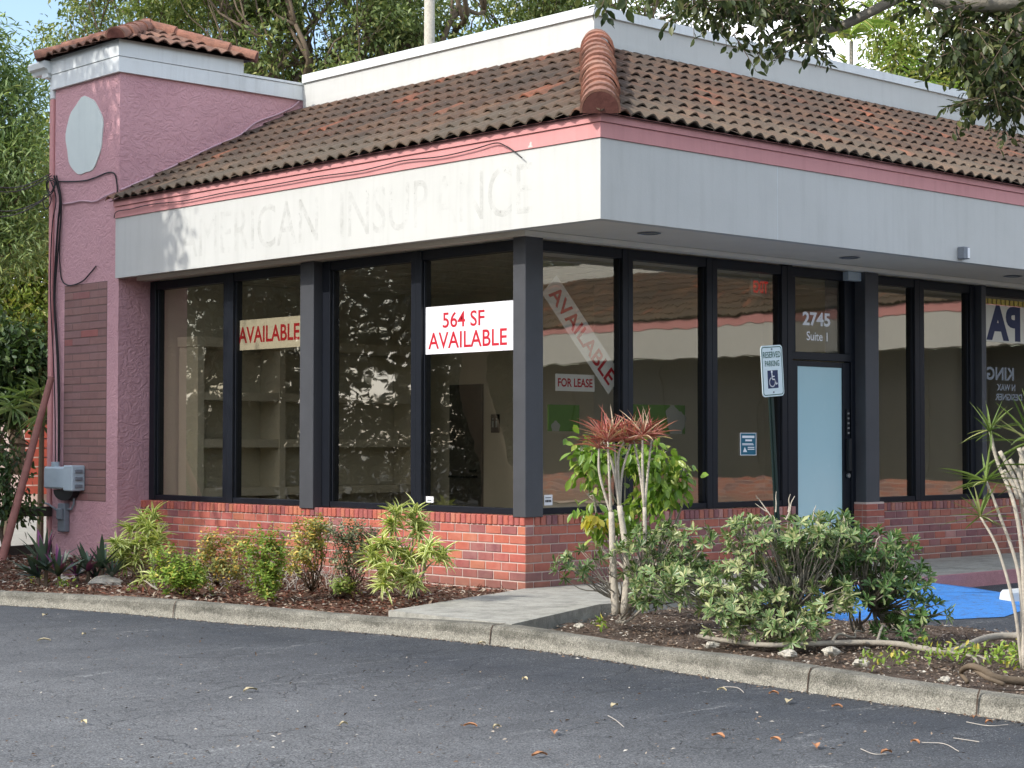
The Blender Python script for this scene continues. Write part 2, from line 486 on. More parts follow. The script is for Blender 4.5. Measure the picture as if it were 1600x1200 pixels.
M['rock'] = concrete('limestone', (0.56, 0.52, 0.43), (0.65, 0.6, 0.5), (0.28, 0.26, 0.22), 0.6, 9.0)

def asphalt():
    t = NT('asphalt')
    big = t.noise(0.35, 5, 0.6)
    mid = t.noise(2.4, 8, 0.7)
    c = t.mix(big, (0.060, 0.064, 0.069), (0.090, 0.094, 0.097))
    # paler band away from the kerb, with a darker strip along it
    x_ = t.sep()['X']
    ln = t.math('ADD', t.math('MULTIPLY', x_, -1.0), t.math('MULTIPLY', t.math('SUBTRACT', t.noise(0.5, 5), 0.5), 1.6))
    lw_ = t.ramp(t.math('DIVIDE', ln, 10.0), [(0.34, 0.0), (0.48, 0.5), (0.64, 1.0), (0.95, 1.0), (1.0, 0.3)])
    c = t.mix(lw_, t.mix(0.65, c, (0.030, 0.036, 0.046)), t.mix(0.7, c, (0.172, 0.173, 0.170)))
    # paler courtyard surface out of view, added to bounce light onto the shaded front
    yy_ = t.sep()['Y']
    bounce_pale = t.math('MULTIPLY', t.ramp(t.math('ADD', x_, -0.3), [(0.5, 0.0), (1.0, 1.0)]), t.ramp(t.math('MULTIPLY', yy_, -0.1), [(0.48, 0.0), (0.60, 1.0)]))
    c = t.mix(bounce_pale, c, (0.24, 0.235, 0.22))
    c = t.mix(0.5, c, t.ramp(mid, [(0.25, 0.25), (0.75, 0.75)]), 'OVERLAY')
    fine = t.noise(95, 4, 0.7)
    c = t.mix(0.95, c, t.ramp(fine, [(0.34, 0.10), (0.5, 0.5), (0.66, 0.95)]), 'OVERLAY')
    # worn pale grit, in drifts
    drift = t.ramp(t.noise(1.1, 6, 0.7, (1.0, 1.6, 1)), [(0.46, 0.0), (0.66, 1.0)])
    grit = t.ramp(t.noise(75, 4, 0.7), [(0.56, 0.0), (0.64, 1.0)])
    c = t.mix(t.math('MULTIPLY', t.math('MULTIPLY', drift, grit), 0.55), c, (0.42, 0.42, 0.40))
    scuff = t.ramp(t.noise(2.0, 8, 0.75, (0.6, 2.4, 1), 0.6), [(0.58, 0.0), (0.70, 1.0)])
    g2 = t.ramp(t.noise(40, 5, 0.7), [(0.5, 0.0), (0.6, 1.0)])
    c = t.mix(t.math('MULTIPLY', t.math('MULTIPLY', scuff, g2), 0.75), c, (0.5, 0.5, 0.47))
    # loose pale specks
    vd = t.voro(34, 'F1'); vd2 = t.voro(85, 'F1')
    s1 = t.math('MULTIPLY', t.ramp(vd, [(0.10, 1.0), (0.16, 0.0)]), t.ramp(t.noise(5.0, 4), [(0.52, 0.0), (0.56, 1.0)]))
    s2 = t.math('MULTIPLY', t.ramp(vd2, [(0.16, 1.0), (0.24, 0.0)]), t.ramp(t.noise(2.2, 6, 0.7), [(0.48, 0.0), (0.58, 1.0)]))
    c = t.mix(t.math('MULTIPLY', t.math('MAXIMUM', s1, t.math('MULTIPLY', s2, 0.7)), 0.7), c, (0.5, 0.49, 0.46))
    pit = t.ramp(t.noise(55, 5, 0.75), [(0.36, 1.0), (0.44, 0.0)])
    c = t.mix(t.math('MULTIPLY', pit, 0.6), c, (0.03, 0.03, 0.032))
    # hairline cracks
    d1 = t.voro(1.3, 'DISTANCE_TO_EDGE', warp=(5.0, 0.22))
    d2 = t.voro(9.0, 'DISTANCE_TO_EDGE', warp=(9.0, 0.10))
    k1 = t.ramp(d1, [(0.0, 1.0), (0.008, 0.0)])
    m1 = t.ramp(t.noise(0.8, 4), [(0.46, 0.0), (0.58, 1.0)])
    k2 = t.ramp(d2, [(0.0, 1.0), (0.035, 0.0)])
    m2 = t.ramp(t.noise(1.4, 5), [(0.47, 0.0), (0.60, 1.0)])
    k = t.math('MAXIMUM', t.math('MULTIPLY', k1, m1), t.math('MULTIPLY', t.math('MULTIPLY', k2, m2), 0.8))
    c = t.mix(t.math('MULTIPLY', k, 0.65), c, (0.012, 0.012, 0.013))
    h = t.math('SUBTRACT', t.math('ADD', t.noise(110, 6, 0.7), t.math('MULTIPLY', t.noise(420, 2), 0.6)), t.math('MULTIPLY', k, 1.5))
    return t.fin(c, t.ramp(mid, [(0.3, 0.62), (0.7, 0.85)]), t.bump(h, 0.8, 0.008), 0.35)
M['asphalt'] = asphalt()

def soil(name, c1, c2, c3):
    t = NT(name)
    c = t.mix(t.noise(5, 8, 0.75), c1, c2)
    c = t.mix(t.ramp(t.noise(26, 6, 0.8), [(0.5, 0.0), (0.68, 1.0)]), c, c3)
    h = t.math('ADD', t.noise(18, 8, 0.8), t.noise(70, 5))
    return t.fin(c, 0.95, t.bump(h, 1.0, 0.03), 0.1)
M['soil'] = soil('dark_soil', (0.07, 0.05, 0.038), (0.15, 0.11, 0.085), (0.26, 0.21, 0.17))
M['mulch'] = soil('red_mulch', (0.10, 0.055, 0.04), (0.17, 0.09, 0.06), (0.27, 0.21, 0.16))

def chipmat(name, stops):
    t = NT(name)
    return t.fin(t.ramp(t.island(), stops), 0.9, None, 0.1)
M['chips'] = chipmat('mulch_chips', [(0.0, (0.19, 0.065, 0.04)), (0.35, (0.12, 0.06, 0.04)), (0.55, (0.22, 0.12, 0.08)), (0.8, (0.32, 0.25, 0.18)), (1.0, (0.52, 0.46, 0.38))])
M['litter'] = chipmat('leaf_litter', [(0.0, (0.12, 0.08, 0.055)), (0.4, (0.20, 0.14, 0.10)), (0.7, (0.30, 0.24, 0.18)), (0.9, (0.45, 0.40, 0.33)), (1.0, (0.60, 0.56, 0.48))])
M['dry_leaf'] = plain('dry_leaf', (0.40, 0.19, 0.09), 0.7, 0.4, 25)
M['pale_leaf'] = plain('pale_dry_leaf', (0.55, 0.46, 0.28), 0.7, 0.3, 25)
M['twig'] = plain('bleached_twig', (0.45, 0.41, 0.35), 0.9, 0.2, 20)

M['l_oak'] = leafmat('canopy_leaf', (0.100, 0.151, 0.044), (0.203, 0.253, 0.081), (0.425, 0.429, 0.158), trans=0.30, p3=0.86)
M['l_lime'] = leafmat('lime_leaf', (0.143, 0.208, 0.039), (0.260, 0.325, 0.072), (0.442, 0.416, 0.117), trans=0.35, p3=0.82)
M['l_narrow'] = leafmat('narrow_leaf', (0.127, 0.204, 0.068), (0.243, 0.331, 0.127), (0.408, 0.486, 0.194), trans=0.28, p3=0.8)
M['l_dark'] = leafmat('dark_leaf', (0.031, 0.063, 0.022), (0.070, 0.119, 0.036), (0.126, 0.182, 0.056), trans=0.25)
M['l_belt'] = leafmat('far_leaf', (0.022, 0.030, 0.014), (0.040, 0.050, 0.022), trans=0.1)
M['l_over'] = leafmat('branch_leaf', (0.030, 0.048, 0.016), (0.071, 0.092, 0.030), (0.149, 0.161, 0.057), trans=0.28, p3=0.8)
M['l_pitt'] = leafmat('cream_edged_leaf', (0.079, 0.152, 0.047), (0.152, 0.242, 0.084), (0.378, 0.399, 0.189), edge=(0.609, 0.598, 0.315), trans=0.2, p3=0.72, e0=0.72, e1=1.0, rough=0.32)
M['l_pittm'] = leafmat('mid_green_whorl_leaf', (0.06, 0.125, 0.035), (0.125, 0.20, 0.065), (0.33, 0.36, 0.16), edge=(0.45, 0.46, 0.22), trans=0.2, p3=0.78, e0=0.8, e1=1.0, rough=0.32)
M['l_pittd'] = leafmat('green_whorl_leaf', (0.045, 0.11, 0.032), (0.10, 0.19, 0.055), (0.24, 0.30, 0.11), edge=(0.30, 0.36, 0.15), trans=0.2, p3=0.8, e0=0.85, e1=1.0, rough=0.32)
M['l_song'] = leafmat('yellow_striped_leaf', (0.182, 0.273, 0.053), (0.287, 0.377, 0.091), (0.454, 0.470, 0.135), edge=(0.800, 0.800, 0.363), trans=0.3, e0=0.35, e1=0.7)
M['l_ficus'] = leafmat('bright_green_leaf', (0.120, 0.228, 0.030), (0.228, 0.348, 0.060), (0.396, 0.468, 0.108), trans=0.4, p3=0.75, rough=0.3)
M['l_yellow'] = leafmat('yellow_leaf', (0.40, 0.38, 0.08), (0.52, 0.44, 0.06), trans=0.4)
M['l_red'] = leafmat('red_strap_leaf', (0.40, 0.10, 0.095), (0.58, 0.24, 0.20), (0.68, 0.50, 0.36), trans=0.3, p3=0.74)
M['l_strap'] = leafmat('green_strap_leaf', (0.105, 0.179, 0.042), (0.231, 0.304, 0.089), (0.441, 0.452, 0.210), trans=0.3, p3=0.8)
M['l_shrub'] = leafmat('shrub_leaf', (0.130, 0.227, 0.033), (0.260, 0.358, 0.058), (0.585, 0.494, 0.104), trans=0.3, p3=0.86)
M['l_shruby'] = leafmat('yellowing_shrub_leaf', (0.185, 0.216, 0.069), (0.370, 0.377, 0.116), (0.800, 0.554, 0.139), trans=0.3, p3=0.76)
M['l_sage'] = leafmat('dull_shrub_leaf', (0.101, 0.121, 0.068), (0.189, 0.203, 0.108), (0.351, 0.351, 0.176), trans=0.25)
M['l_purple'] = leafmat('dark_green_purple_leaf', (0.031, 0.056, 0.042), (0.070, 0.105, 0.070), (0.168, 0.042, 0.126), trans=0.15, p3=0.72, rough=0.35)
M['l_palm'] = leafmat('palm_leaf', (0.204, 0.300, 0.060), (0.360, 0.456, 0.120), (0.540, 0.480, 0.168), trans=0.4, p3=0.8)


# ------------------------------------------------------------------ leaves
def strip_template(n, widths, droop):
    V, F, E = [], [], []
    for i in range(n + 1):
        t = i / n
        z = -droop * t * t
        wd = widths(t) * 0.5
        V += [(-wd, t, z + 0.12 * wd), (0, t, z - 0.05 * wd), (wd, t, z + 0.12 * wd)]
        E += [1, 0, 1]
    for i in range(n):
        a = 3 * i
        for k in (0, 1):
            F += [(a + k, a + k + 1, a + k + 4), (a + k, a + k + 4, a + k + 3)]
    return np.array(V, float), np.array(F, int), np.array(E, float)

def tmpl(kind):
    if kind == 'diamond':
        return (np.array([(0, 0, 0), (.5, .42, .08), (0, 1, -.06), (-.5, .42, .08)], float),
                np.array([(0, 1, 2), (0, 2, 3)]), np.array([0, 1, 0.4, 1.0]))
    if kind == 'oval':
        return strip_template(3, lambda t: (0.12, 0.92, 0.95, 0.10)[int(round(t * 3))], 0.18)
    if kind == 'obov':   # widest near the tip
        return strip_template(3, lambda t: (0.10, 0.55, 1.0, 0.35)[int(round(t * 3))], 0.15)
    if kind == 'strap':
        return strip_template(5, lambda t: (0.7, 0.95, 1.0, 0.85, 0.55, 0.05)[int(round(t * 5))], 0.55)
    if kind == 'blade':
        return strip_template(4, lambda t: (0.9, 1.0, 0.85, 0.55, 0.04)[int(round(t * 4))], 0.2)

def unit(a):
    return a / (np.linalg.norm(a, axis=-1, keepdims=True) + 1e-9)

def leaves(name, kind, pos, dirs, ups, L, W, mat, parent=None, D=1.0):
    pos = np.asarray(pos, float); n = len(pos)
    V, F, E = tmpl(kind)
    y = unit(np.asarray(dirs, float)); ups = np.asarray(ups, float)
    x = np.cross(y, ups + RNG.normal(0, 1e-3, ups.shape)); x = unit(x); z = np.cross(x, y)
    L = np.broadcast_to(np.asarray(L, float), (n,)); W = np.broadcast_to(np.asarray(W, float), (n,)); D = np.broadcast_to(np.asarray(D, float), (n,))
    k = len(V)
    P = (pos[:, None, :] + x[:, None, :] * (V[None, :, 0:1] * W[:, None, None]) + y[:, None, :] * (V[None, :, 1:2] * L[:, None, None])
         + z[:, None, :] * (V[None, :, 2:3] * (L * D)[:, None, None]))
    T = (F[None] + (np.arange(n) * k)[:, None, None]).reshape(-1, 3)
    me = bpy.data.meshes.new(name)
    me.vertices.add(n * k); me.vertices.foreach_set('co', P.reshape(-1).astype(np.float32))
    me.loops.add(T.size); me.loops.foreach_set('vertex_index', T.reshape(-1).astype(np.int32))
    me.polygons.add(len(T)); me.polygons.foreach_set('loop_start', (np.arange(len(T)) * 3).astype(np.int32))
    me.update(calc_edges=True)
    a = me.attributes.new('edge', 'FLOAT', 'POINT'); a.data.foreach_set('value', np.tile(E, n).astype(np.float32))
    me.validate()
    return link_mesh(name, me, mat, parent)

def rvec(n):
    return unit(RNG.normal(size=(n, 3)))

def whorl(axis_pts, axes, per, tilt=(35, 75)):
    """leaf origins and directions spread round each axis"""
    P, D, U = [], [], []
    for p, a in zip(axis_pts, axes):
        a = a / np.linalg.norm(a)
        h = np.cross(a, (0.3, 0.5, 0.81)); h /= np.linalg.norm(h); g = np.cross(a, h)
        ph = RNG.uniform(0, 6.28)
        for k in range(per):
            an = ph + 2.399 * k
            ti = R(RNG.uniform(*tilt))
            d = math.cos(ti) * a + math.sin(ti) * (math.cos(an) * h + math.sin(an) * g)
            P.append(p + a * RNG.uniform(-0.01, 0.01)); D.append(d); U.append(a)
    return np.array(P), np.array(D), np.array(U)

def lumpy(lobes, n, inner=0.55):
    """points in the outer part of a union of ellipsoids"""
    w = np.array([r[0] * r[1] * r[2] for c, r in lobes]) ** 0.7; w /= w.sum()
    out = []
    for (c, r), k in zip(lobes, RNG.multinomial(n, w)):
        d = rvec(k); rad = RNG.uniform(inner ** 3, 1, size=(k, 1)) ** (1 / 3)
        out.append(np.concatenate([np.array(c) + d * rad * np.array(r), d], axis=1))
    a = np.concatenate(out)
    return a[:, :3], a[:, 3:]


# ------------------------------------------------------------------ text
def text_mesh(name, body, center, right, up, width, height, mat, parent=None, bold=0.0, depth=0.002, mirror=False, smx=1.0):
    c = bpy.data.curves.new(name, 'FONT')
    c.body = body; c.align_x = 'CENTER'; c.align_y = 'CENTER'; c.size = 1.0; c.offset = bold; c.extrude = 0.0
    c.resolution_u = 4
    o = bpy.data.objects.new(name, c); COL.objects.link(o)
    dg = bpy.context.evaluated_depsgraph_get()
    me = bpy.data.meshes.new_from_object(o.evaluated_get(dg))
    bpy.data.objects.remove(o); bpy.data.curves.remove(c)
    n = len(me.vertices)
    a = np.zeros(n * 3, np.float32); me.vertices.foreach_get('co', a); a = a.reshape(-1, 3)
    lo, hi = a.min(0), a.max(0); mid = (lo + hi) / 2; ex = hi - lo
    u = (a[:, 0] - mid[0]) / ex[0] * width * (-1 if mirror else 1)
    v = (a[:, 1] - mid[1]) / ex[1] * height
    right, up, center = (np.array(q, float) for q in (right, up, center))
    P = center + u[:, None] * right + v[:, None] * up
    me.vertices.foreach_set('co', P.astype(np.float32).reshape(-1))
    me.update(); me.materials.clear()
    return link_mesh(name, me, mat, parent)


# ------------------------------------------------------------------ dimensions
OA, OB = 0.39, 1.36          # eave overhang beyond the two shop walls
LY = 6.67                    # tower face / end of shop wall
TX = -0.34                   # tower front
TY = 8.20
H1, H2, H3 = 3.32, 4.03, 4.25
HT, HM, HW = 5.79, 5.98, 6.17
PX, QY = 2.33, 1.37          # parapet planes
HP, HR = 6.08, 5.66
XE = 19.6                    # far end of this row of shops
ZL = -0.14                   # car park level

# ------------------------------------------------------------------ ground, roads, paths
g = MB(); g.face([(-500, -500, -0.17), (700, -500, -0.17), (700, 700, -0.17), (-500, 700, -0.17)])
structure(g.build('ground', M['pale_ground']))
g = MB(); g.face([(-70, -70, ZL), (60, -70, ZL), (60, -0.9, ZL), (-2.0, -0.9, ZL), (-2.0, 8.4, ZL), (-5.0, 13.0, ZL), (-5.0, 70.0, ZL), (-70, 70.0, ZL)])
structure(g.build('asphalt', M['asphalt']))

KB = [(-6.6, 7.2), (-4.9, 5.1), (-3.75, 3.5), (-3.28, 1.9), (-3.05, 0.3), (-2.76, -0.8), (-2.62, -1.7), (-2.58, -2.6), (-2.62, -3.4), (-2.78, -4.4), (-2.94, -5.57), (-3.03, -6.7), (-3.06, -7.8), (-3.0, -9.5), (-2.7, -11.5)]
KP = smooth_path([(x, y, 0) for x, y in KB], 10)
def kerb_profile(i):
    z = -0.005 + 0.012 * math.sin(i * 0.21)
    return [(-0.002, ZL - 0.03), (0.018, z - 0.03), (0.035, z - 0.006), (0.055, z), (0.16, z), (0.175, z - 0.01), (0.18, ZL - 0.03)]
kv = MB(); n = len(KP); ring = []
for i, p in enumerate(KP):
    t = KP[min(i + 1, n - 1)] - KP[max(i - 1, 0)]; t /= np.linalg.norm(t)
    nrm = np.array([-t[1], t[0], 0])                  # towards the beds
    if nrm[0] < 0: nrm = -nrm
    wob = 0.006 * math.sin(i * 1.3) + 0.004 * math.sin(i * 0.47)
    ring.append([tuple(p + nrm * (o + wob) + np.array([0, 0, z])) for o, z in kerb_profile(i)])
for i in range(n - 1):
    for k in range(6):
        kv.face([ring[i][k], ring[i][k + 1], ring[i + 1][k + 1], ring[i + 1][k]])
structure(kv.build('kerb', M['kerb']))
# expansion joints cut into the kerb, filled with dirt
jo = MB()
for (jx, jy) in ((-3.17, 1.1), (-2.56, -2.35), (-2.94, -5.57), (-3.03, -6.84)):
    i = int(np.argmin([abs(p[1] - jy) for p in KP])); i = min(max(i, 1), n - 2)
    t = KP[i + 1] - KP[i - 1]; t /= np.linalg.norm(t); nrm = np.array([-t[1], t[0], 0])
    if nrm[0] < 0: nrm = -nrm
    pr = [(-0.004, ZL), (0.012, -0.028), (0.032, 0.004), (0.17, 0.012)]
    for k in range(3):
        a, b = pr[k], pr[k + 1]
        w_ = 0.0055
        q = [KP[i] + nrm * (a[0] - 0.004) + np.array([0, 0, a[1] + 0.003]), KP[i] + nrm * (b[0] - 0.004) + np.array([0, 0, b[1] + 0.003])]
        jo.face([q[0] - t * w_, q[1] - t * w_, q[1] + t * w_, q[0] + t * w_])
structure(jo.build('kerb_joint', M['soil']))

# planting beds: left bed between kerb and shop wall, right bed in the island
def bed(name, poly, mat, z, sub=0.12):
    """bumpy soil sheet inside a polygon"""
    poly = np.array(poly); x0, y0 = poly.min(0); x1, y1 = poly.max(0)
    nx, ny = int((x1 - x0) / sub) + 1, int((y1 - y0) / sub) + 1
    gx, gy = np.linspace(x0, x1, nx + 1), np.linspace(y0, y1, ny + 1)
    def inside(x, y):
        c = False; m = len(poly)
        for i in range(m):
            (xa, ya), (xb, yb) = poly[i], poly[(i + 1) % m]
            if (ya > y) != (yb > y) and x < (xb - xa) * (y - ya) / (yb - ya) + xa: c = not c
        return c
    mb = MB(); H = {}
    def hz(i, j):
        x, y = gx[i], gy[j]
        return z + 0.022 * math.sin(x * 5.1 + 1.3 * math.sin(y * 3)) * math.cos(y * 4.3) + random.uniform(-.007, .007)
    for i in range(nx + 1):
        for j in range(ny + 1): H[i, j] = hz(i, j)
    for i in range(nx):
        for j in range(ny):
            if inside((gx[i] + gx[i + 1]) / 2, (gy[j] + gy[j + 1]) / 2):
                mb.add([(gx[a], gy[b], H[a, b]) for a, b in ((i, j), (i + 1, j), (i + 1, j + 1), (i, j + 1))], [(0, 1, 2, 3)])
    o = mb.build(name, mat, smooth=True, fix=False)
    return structure(o), inside
lb_poly = [(p[0] + 0.10, p[1]) for p in KP if -1.0 < p[1] < 7.3] + [(-1.9, -0.75), (0.08, -0.02), (0.08, 6.6), (-0.3, 9.2), (-6.2, 9.2)]
lb_poly = [(-6.5, 9.2), (-0.3, 9.2), (-0.3, 6.66), (0.08, 6.6), (0.08, -0.1), (-2.4, -0.95)] + [(p[0] + 0.12, p[1]) for p in reversed(KP) if -0.9 < p[1] < 7.2]
lbed, in_l = bed('mulch_bed', lb_poly, M['mulch'], -0.035)
rb_poly = [(p[0] + 0.12, p[1]) for p in KP if -11.3 < p[1] < -2.55] + [(-0.6, -11.3), (0.2, -7.0), (0.55, -4.9), (0.6, -4.0), (0.35, -2.9), (1.25, -2.3), (1.25, -1.72), (-0.65, -1.72), (-2.35, -2.45)]
rbed, in_r = bed('soil_bed', rb_poly, M['soil'], -0.085)

# walkway slab at the corner and the pavement along the shop front
wk = MB()
def slab(mb, poly, z0, z1):
    m = len(poly)
    mb.add([(x, y, z1) for x, y in poly] + [(x, y, z0) for x, y in poly],
           [tuple(range(m))] + [(i, i + m, (i + 1) % m + m, (i + 1) % m) for i in range(m)])
slab(wk, [(-2.40, -0.92), (-2.44, -2.42), (-0.70, -1.66), (-0.70, -0.28)], -0.16, 0.012)
slab(wk, [(-0.69, -0.27), (-0.69, -1.655), (1.0, -1.65), (1.0, 0.0), (-0.02, 0.0)], -0.16, 0.008)
structure(wk.build('walkway', M['walk']))
sw = MB()
for k, (a, b) in enumerate([(1.012, 2.5), (2.512, 4.0), (4.012, 5.5), (5.512, 7.0), (7.012, 8.5), (8.512, 10.0), (10.012, 13), (13.012, 16), (16.012, 19.4)]):
    sw.box(a, b, -1.60, 0.3, -0.16, 0.004 + 0.002 * (k % 2))
structure(sw.build('pavement', M['walk']))
pk = MB(); pk.box(1.0, 19.4, -1.68, -1.602, -0.2, 0.0035)
structure(pk.build('pink_kerb', M['pink_kerb']))
# blue painted wheelchair ramp
rm = MB()
T0, T1 = (1.3, -1.69, -0.012), (3.75, -1.69, -0.012)
B0, B1 = (0.75, -3.25, ZL + 0.006), (2.15, -3.75, ZL + 0.006)
F1 = (3.9, -3.15, ZL + 0.006); F2 = (4.75, -1.75, ZL + 0.006)
nseg = 6
def lerp(a, b, t): return tuple(np.array(a) * (1 - t) + np.array(b) * t)
for k in range(nseg):
    a, b = k / nseg, (k + 1) / nseg
    for (A, Bq, C, Dq) in ((T0, T1, B0, B1),):
        rm.face([lerp(A, C, a), lerp(Bq, Dq, a), lerp(Bq, Dq, b), lerp(A, C, b)])
rm.face([T1, B1, F1]); rm.face([T1, F1, F2]); rm.face([T0, B0, (0.5, -2.2, ZL + 0.006)])
structure(rm.build('wheelchair_ramp', M['blue']))

# ------------------------------------------------------------------ bricks
def brick_run(mb, x0, x1, place, z0, courses, ch=0.0865, bl=0.222, mj=0.0125, proud=0.006):
    """running bond; place(u0,u1,z0,z1,d) puts one brick"""
    for c in range(courses):
        za = z0 + c * ch; u = x0 - (bl / 2 if c % 2 else 0)
        while u < x1 - 0.02:
            a, b = max(u, x0), min(u + bl, x1)
            if b - a > 0.03:
                place(a + (mj / 2 if a > x0 else 0), b - (mj / 2 if b < x1 else 0), za + mj / 2, za + ch - mj / 2, random.uniform(-.002, .002))
            u += bl
shop = thing('shop_building', 'pink and white corner shop unit with tiled roof and empty dark windows', 'building', (0, 0, 0))
HS = 0.68
RB = HS - 0.095          # base of the rowlock course
nc = 8
b = MB()
brick_run(b, 0, 6.75, lambda a, c, z0, z1, d: b.bbox(-0.002 + d, 0.05, a, c, z0, z1, 0.004), RB - nc * 0.0865, nc)
u = 0.0
while u < 6.72:
    b.bbox(-0.012 + random.uniform(-.003, .003), 0.115, u + 0.005, u + 0.070, RB + 0.005, HS + random.uniform(-.003, .003), 0.006); u += 0.0755
fl = b.build('brick_wall', M['brick'], shop)
b = MB(); b.box(0.006, 0.16, 0.006, 6.76, -0.2, HS - 0.008)
b.build('mortar', M['mortar'], fl)
b = MB()
for (xa, xb) in ((0.0, 4.02), (5.565, XE)):
    brick_run(b, xa, xb, lambda a, c, z0, z1, d: b.bbox(a, c, -0.0035 + d, 0.05, z0, z1, 0.004), RB - nc * 0.0865, nc)
    u = xa + (0.115 if xa == 0 else 0)
    while u < xb - 0.05:
        b.bbox(u + 0.005, u + 0.070, -0.013 + random.uniform(-.003, .003), 0.115, RB + 0.005, HS + random.uniform(-.003, .003), 0.006); u += 0.0755
fr = b.build('brick_wall', M['brick_mixed'], shop)
b = MB(); b.box(0.165, 4.02, 0.006, 0.16, -0.2, HS - 0.009); b.box(0.0065, 0.164, 0.0065, 0.16, -0.2, HS - 0.0095); b.box(5.565, XE, 0.006, 0.16, -0.2, HS - 0.009)
b.build('mortar', M['mortar'], fr)
# pilaster under the door post
b = MB()
for c in range(9):
    za = 0.03 + c * 0.073
    if c % 2: b.bbox(5.22, 5.56, -0.085, -0.02, za, za + 0.064, 0.004)
    else:
        b.bbox(5.22, 5.43, -0.085, -0.02, za, za + 0.064, 0.004); b.bbox(5.44, 5.56, -0.085, -0.02, za, za + 0.064, 0.004)
    b.bbox(5.214, 5.28, -0.015, 0.09, za, za + 0.064, 0.004); b.bbox(5.214, 5.28, 0.10, 0.20, za, za + 0.064, 0.004)
pp = b.build('brick_pilaster', M['brick_mixed'], shop)
b = MB(); b.box(5.225, 5.555, -0.078, 0.2, -0.1, 0.70); b.build('mortar', M['mortar'], pp)

# ------------------------------------------------------------------ tower
b = MB()
b.box(TX, PX + 0.2, LY, TY, -0.2, HT)
b.build('tower_wall', M['pink'], shop)
b = MB()
z0, z1 = 0.66, 3.31
ya, yb = 6.93, 7.93
c = 0; z = z0
while z < z1 - 0.03:
    y = ya - (0.2 if c % 2 else 0)
    while y < yb:
        a, e = max(y, ya), min(y + 0.4, yb)
        if e - a > 0.03: b.bbox(TX - 0.004 + random.uniform(-.003, .003), TX + 0.03, a + 0.003, e - 0.003, z + 0.006, z + 0.088, 0.004)
        y += 0.4
    z += 0.0946; c += 1
bp = b.build('brick_panel', M['panel_brick'], shop)
b = MB(); b.box(TX - 0.001, TX + 0.05, ya - 0.005, yb + 0.005, z0, z); b.build('mortar', M['panel_mortar'], bp)
# painted oval
b = MB(); pts = []
for k in range(40):
    a = 2 * math.pi * k / 40
    wob = 1 + 0.025 * math.sin(5 * a) + 0.02 * math.sin(9 * a + 1)
    pts.append((7.48 + 0.44 * math.cos(a) * wob, 5.125 + 0.475 * math.sin(a) * wob))
m = len(pts)
b.add([(TX - 0.012, y, z) for y, z in pts] + [(TX + 0.01, y, z) for y, z in pts], [tuple(range(m))] + [(i, (i + 1) % m, (i + 1) % m + m, i + m) for i in range(m)])
b.build('medallion', M['grey_white'], shop)
# white bands
XB = 1.40
b = MB()
b.box(TX - 0.045, TX + 0.02, LY - 0.045, TY + 0.03, HT, HM - 0.006)
b.box(TX + 0.02, PX + 0.02, LY - 0.045, LY + 0.02, HT, HM - 0.006)
b.box(TX - 0.055, XB, LY - 0.055, TY + 0.04, HM, HW + 0.01)
b.build('tower_band', M['white_metal'], shop)
b = MB(); b.box(XB, PX + 0.02, LY - 0.06, LY + 0.14, HM, HM + 0.03)
b.build('band_coping', M['white_metal'], shop)
# rain gutter end and downspout
b = MB()
gx = TX - 0.055
prof = [(0, 0), (-0.07, 0.0), (-0.085, 0.035), (-0.12, 0.05), (-0.13, 0.10), (-0.12, 0.115), (0, 0.115)]
for k in range(2):
    pass
yy0, yy1 = TY + 0.02, TY + 0.42
m = len(prof)
b.add([(gx + 0.06 + px * 1.3, yy0, HM + 0.02 + pz * 1.3) for px, pz in prof] + [(gx + 0.06 + px * 1.3, yy1, HM + 0.02 + pz * 1.3) for px, pz in prof],
      [tuple(range(m)), tuple(reversed(range(m, 2 * m)))] + [(i, (i + 1) % m, (i + 1) % m + m, i + m) for i in range(m)])
b.box(gx - 0.03, gx + 0.10, TY + 0.05, TY + 0.2, HM - 0.03, HM + 0.03)
b.build('gutter', M['white_metal'], shop)
b = MB(); b.bbox(TX - 0.02, TX + 0.075, TY + 0.02, TY + 0.12, 5.68, HM - 0.03, 0.012)
dsp = b.build('downspout', M['white_metal'], shop)
b = MB(); b.bbox(TX - 0.02, TX + 0.075, TY + 0.02, TY + 0.12, 0.0, 5.68, 0.012)
b.build('painted_pipe', M['pink_paint'], dsp)

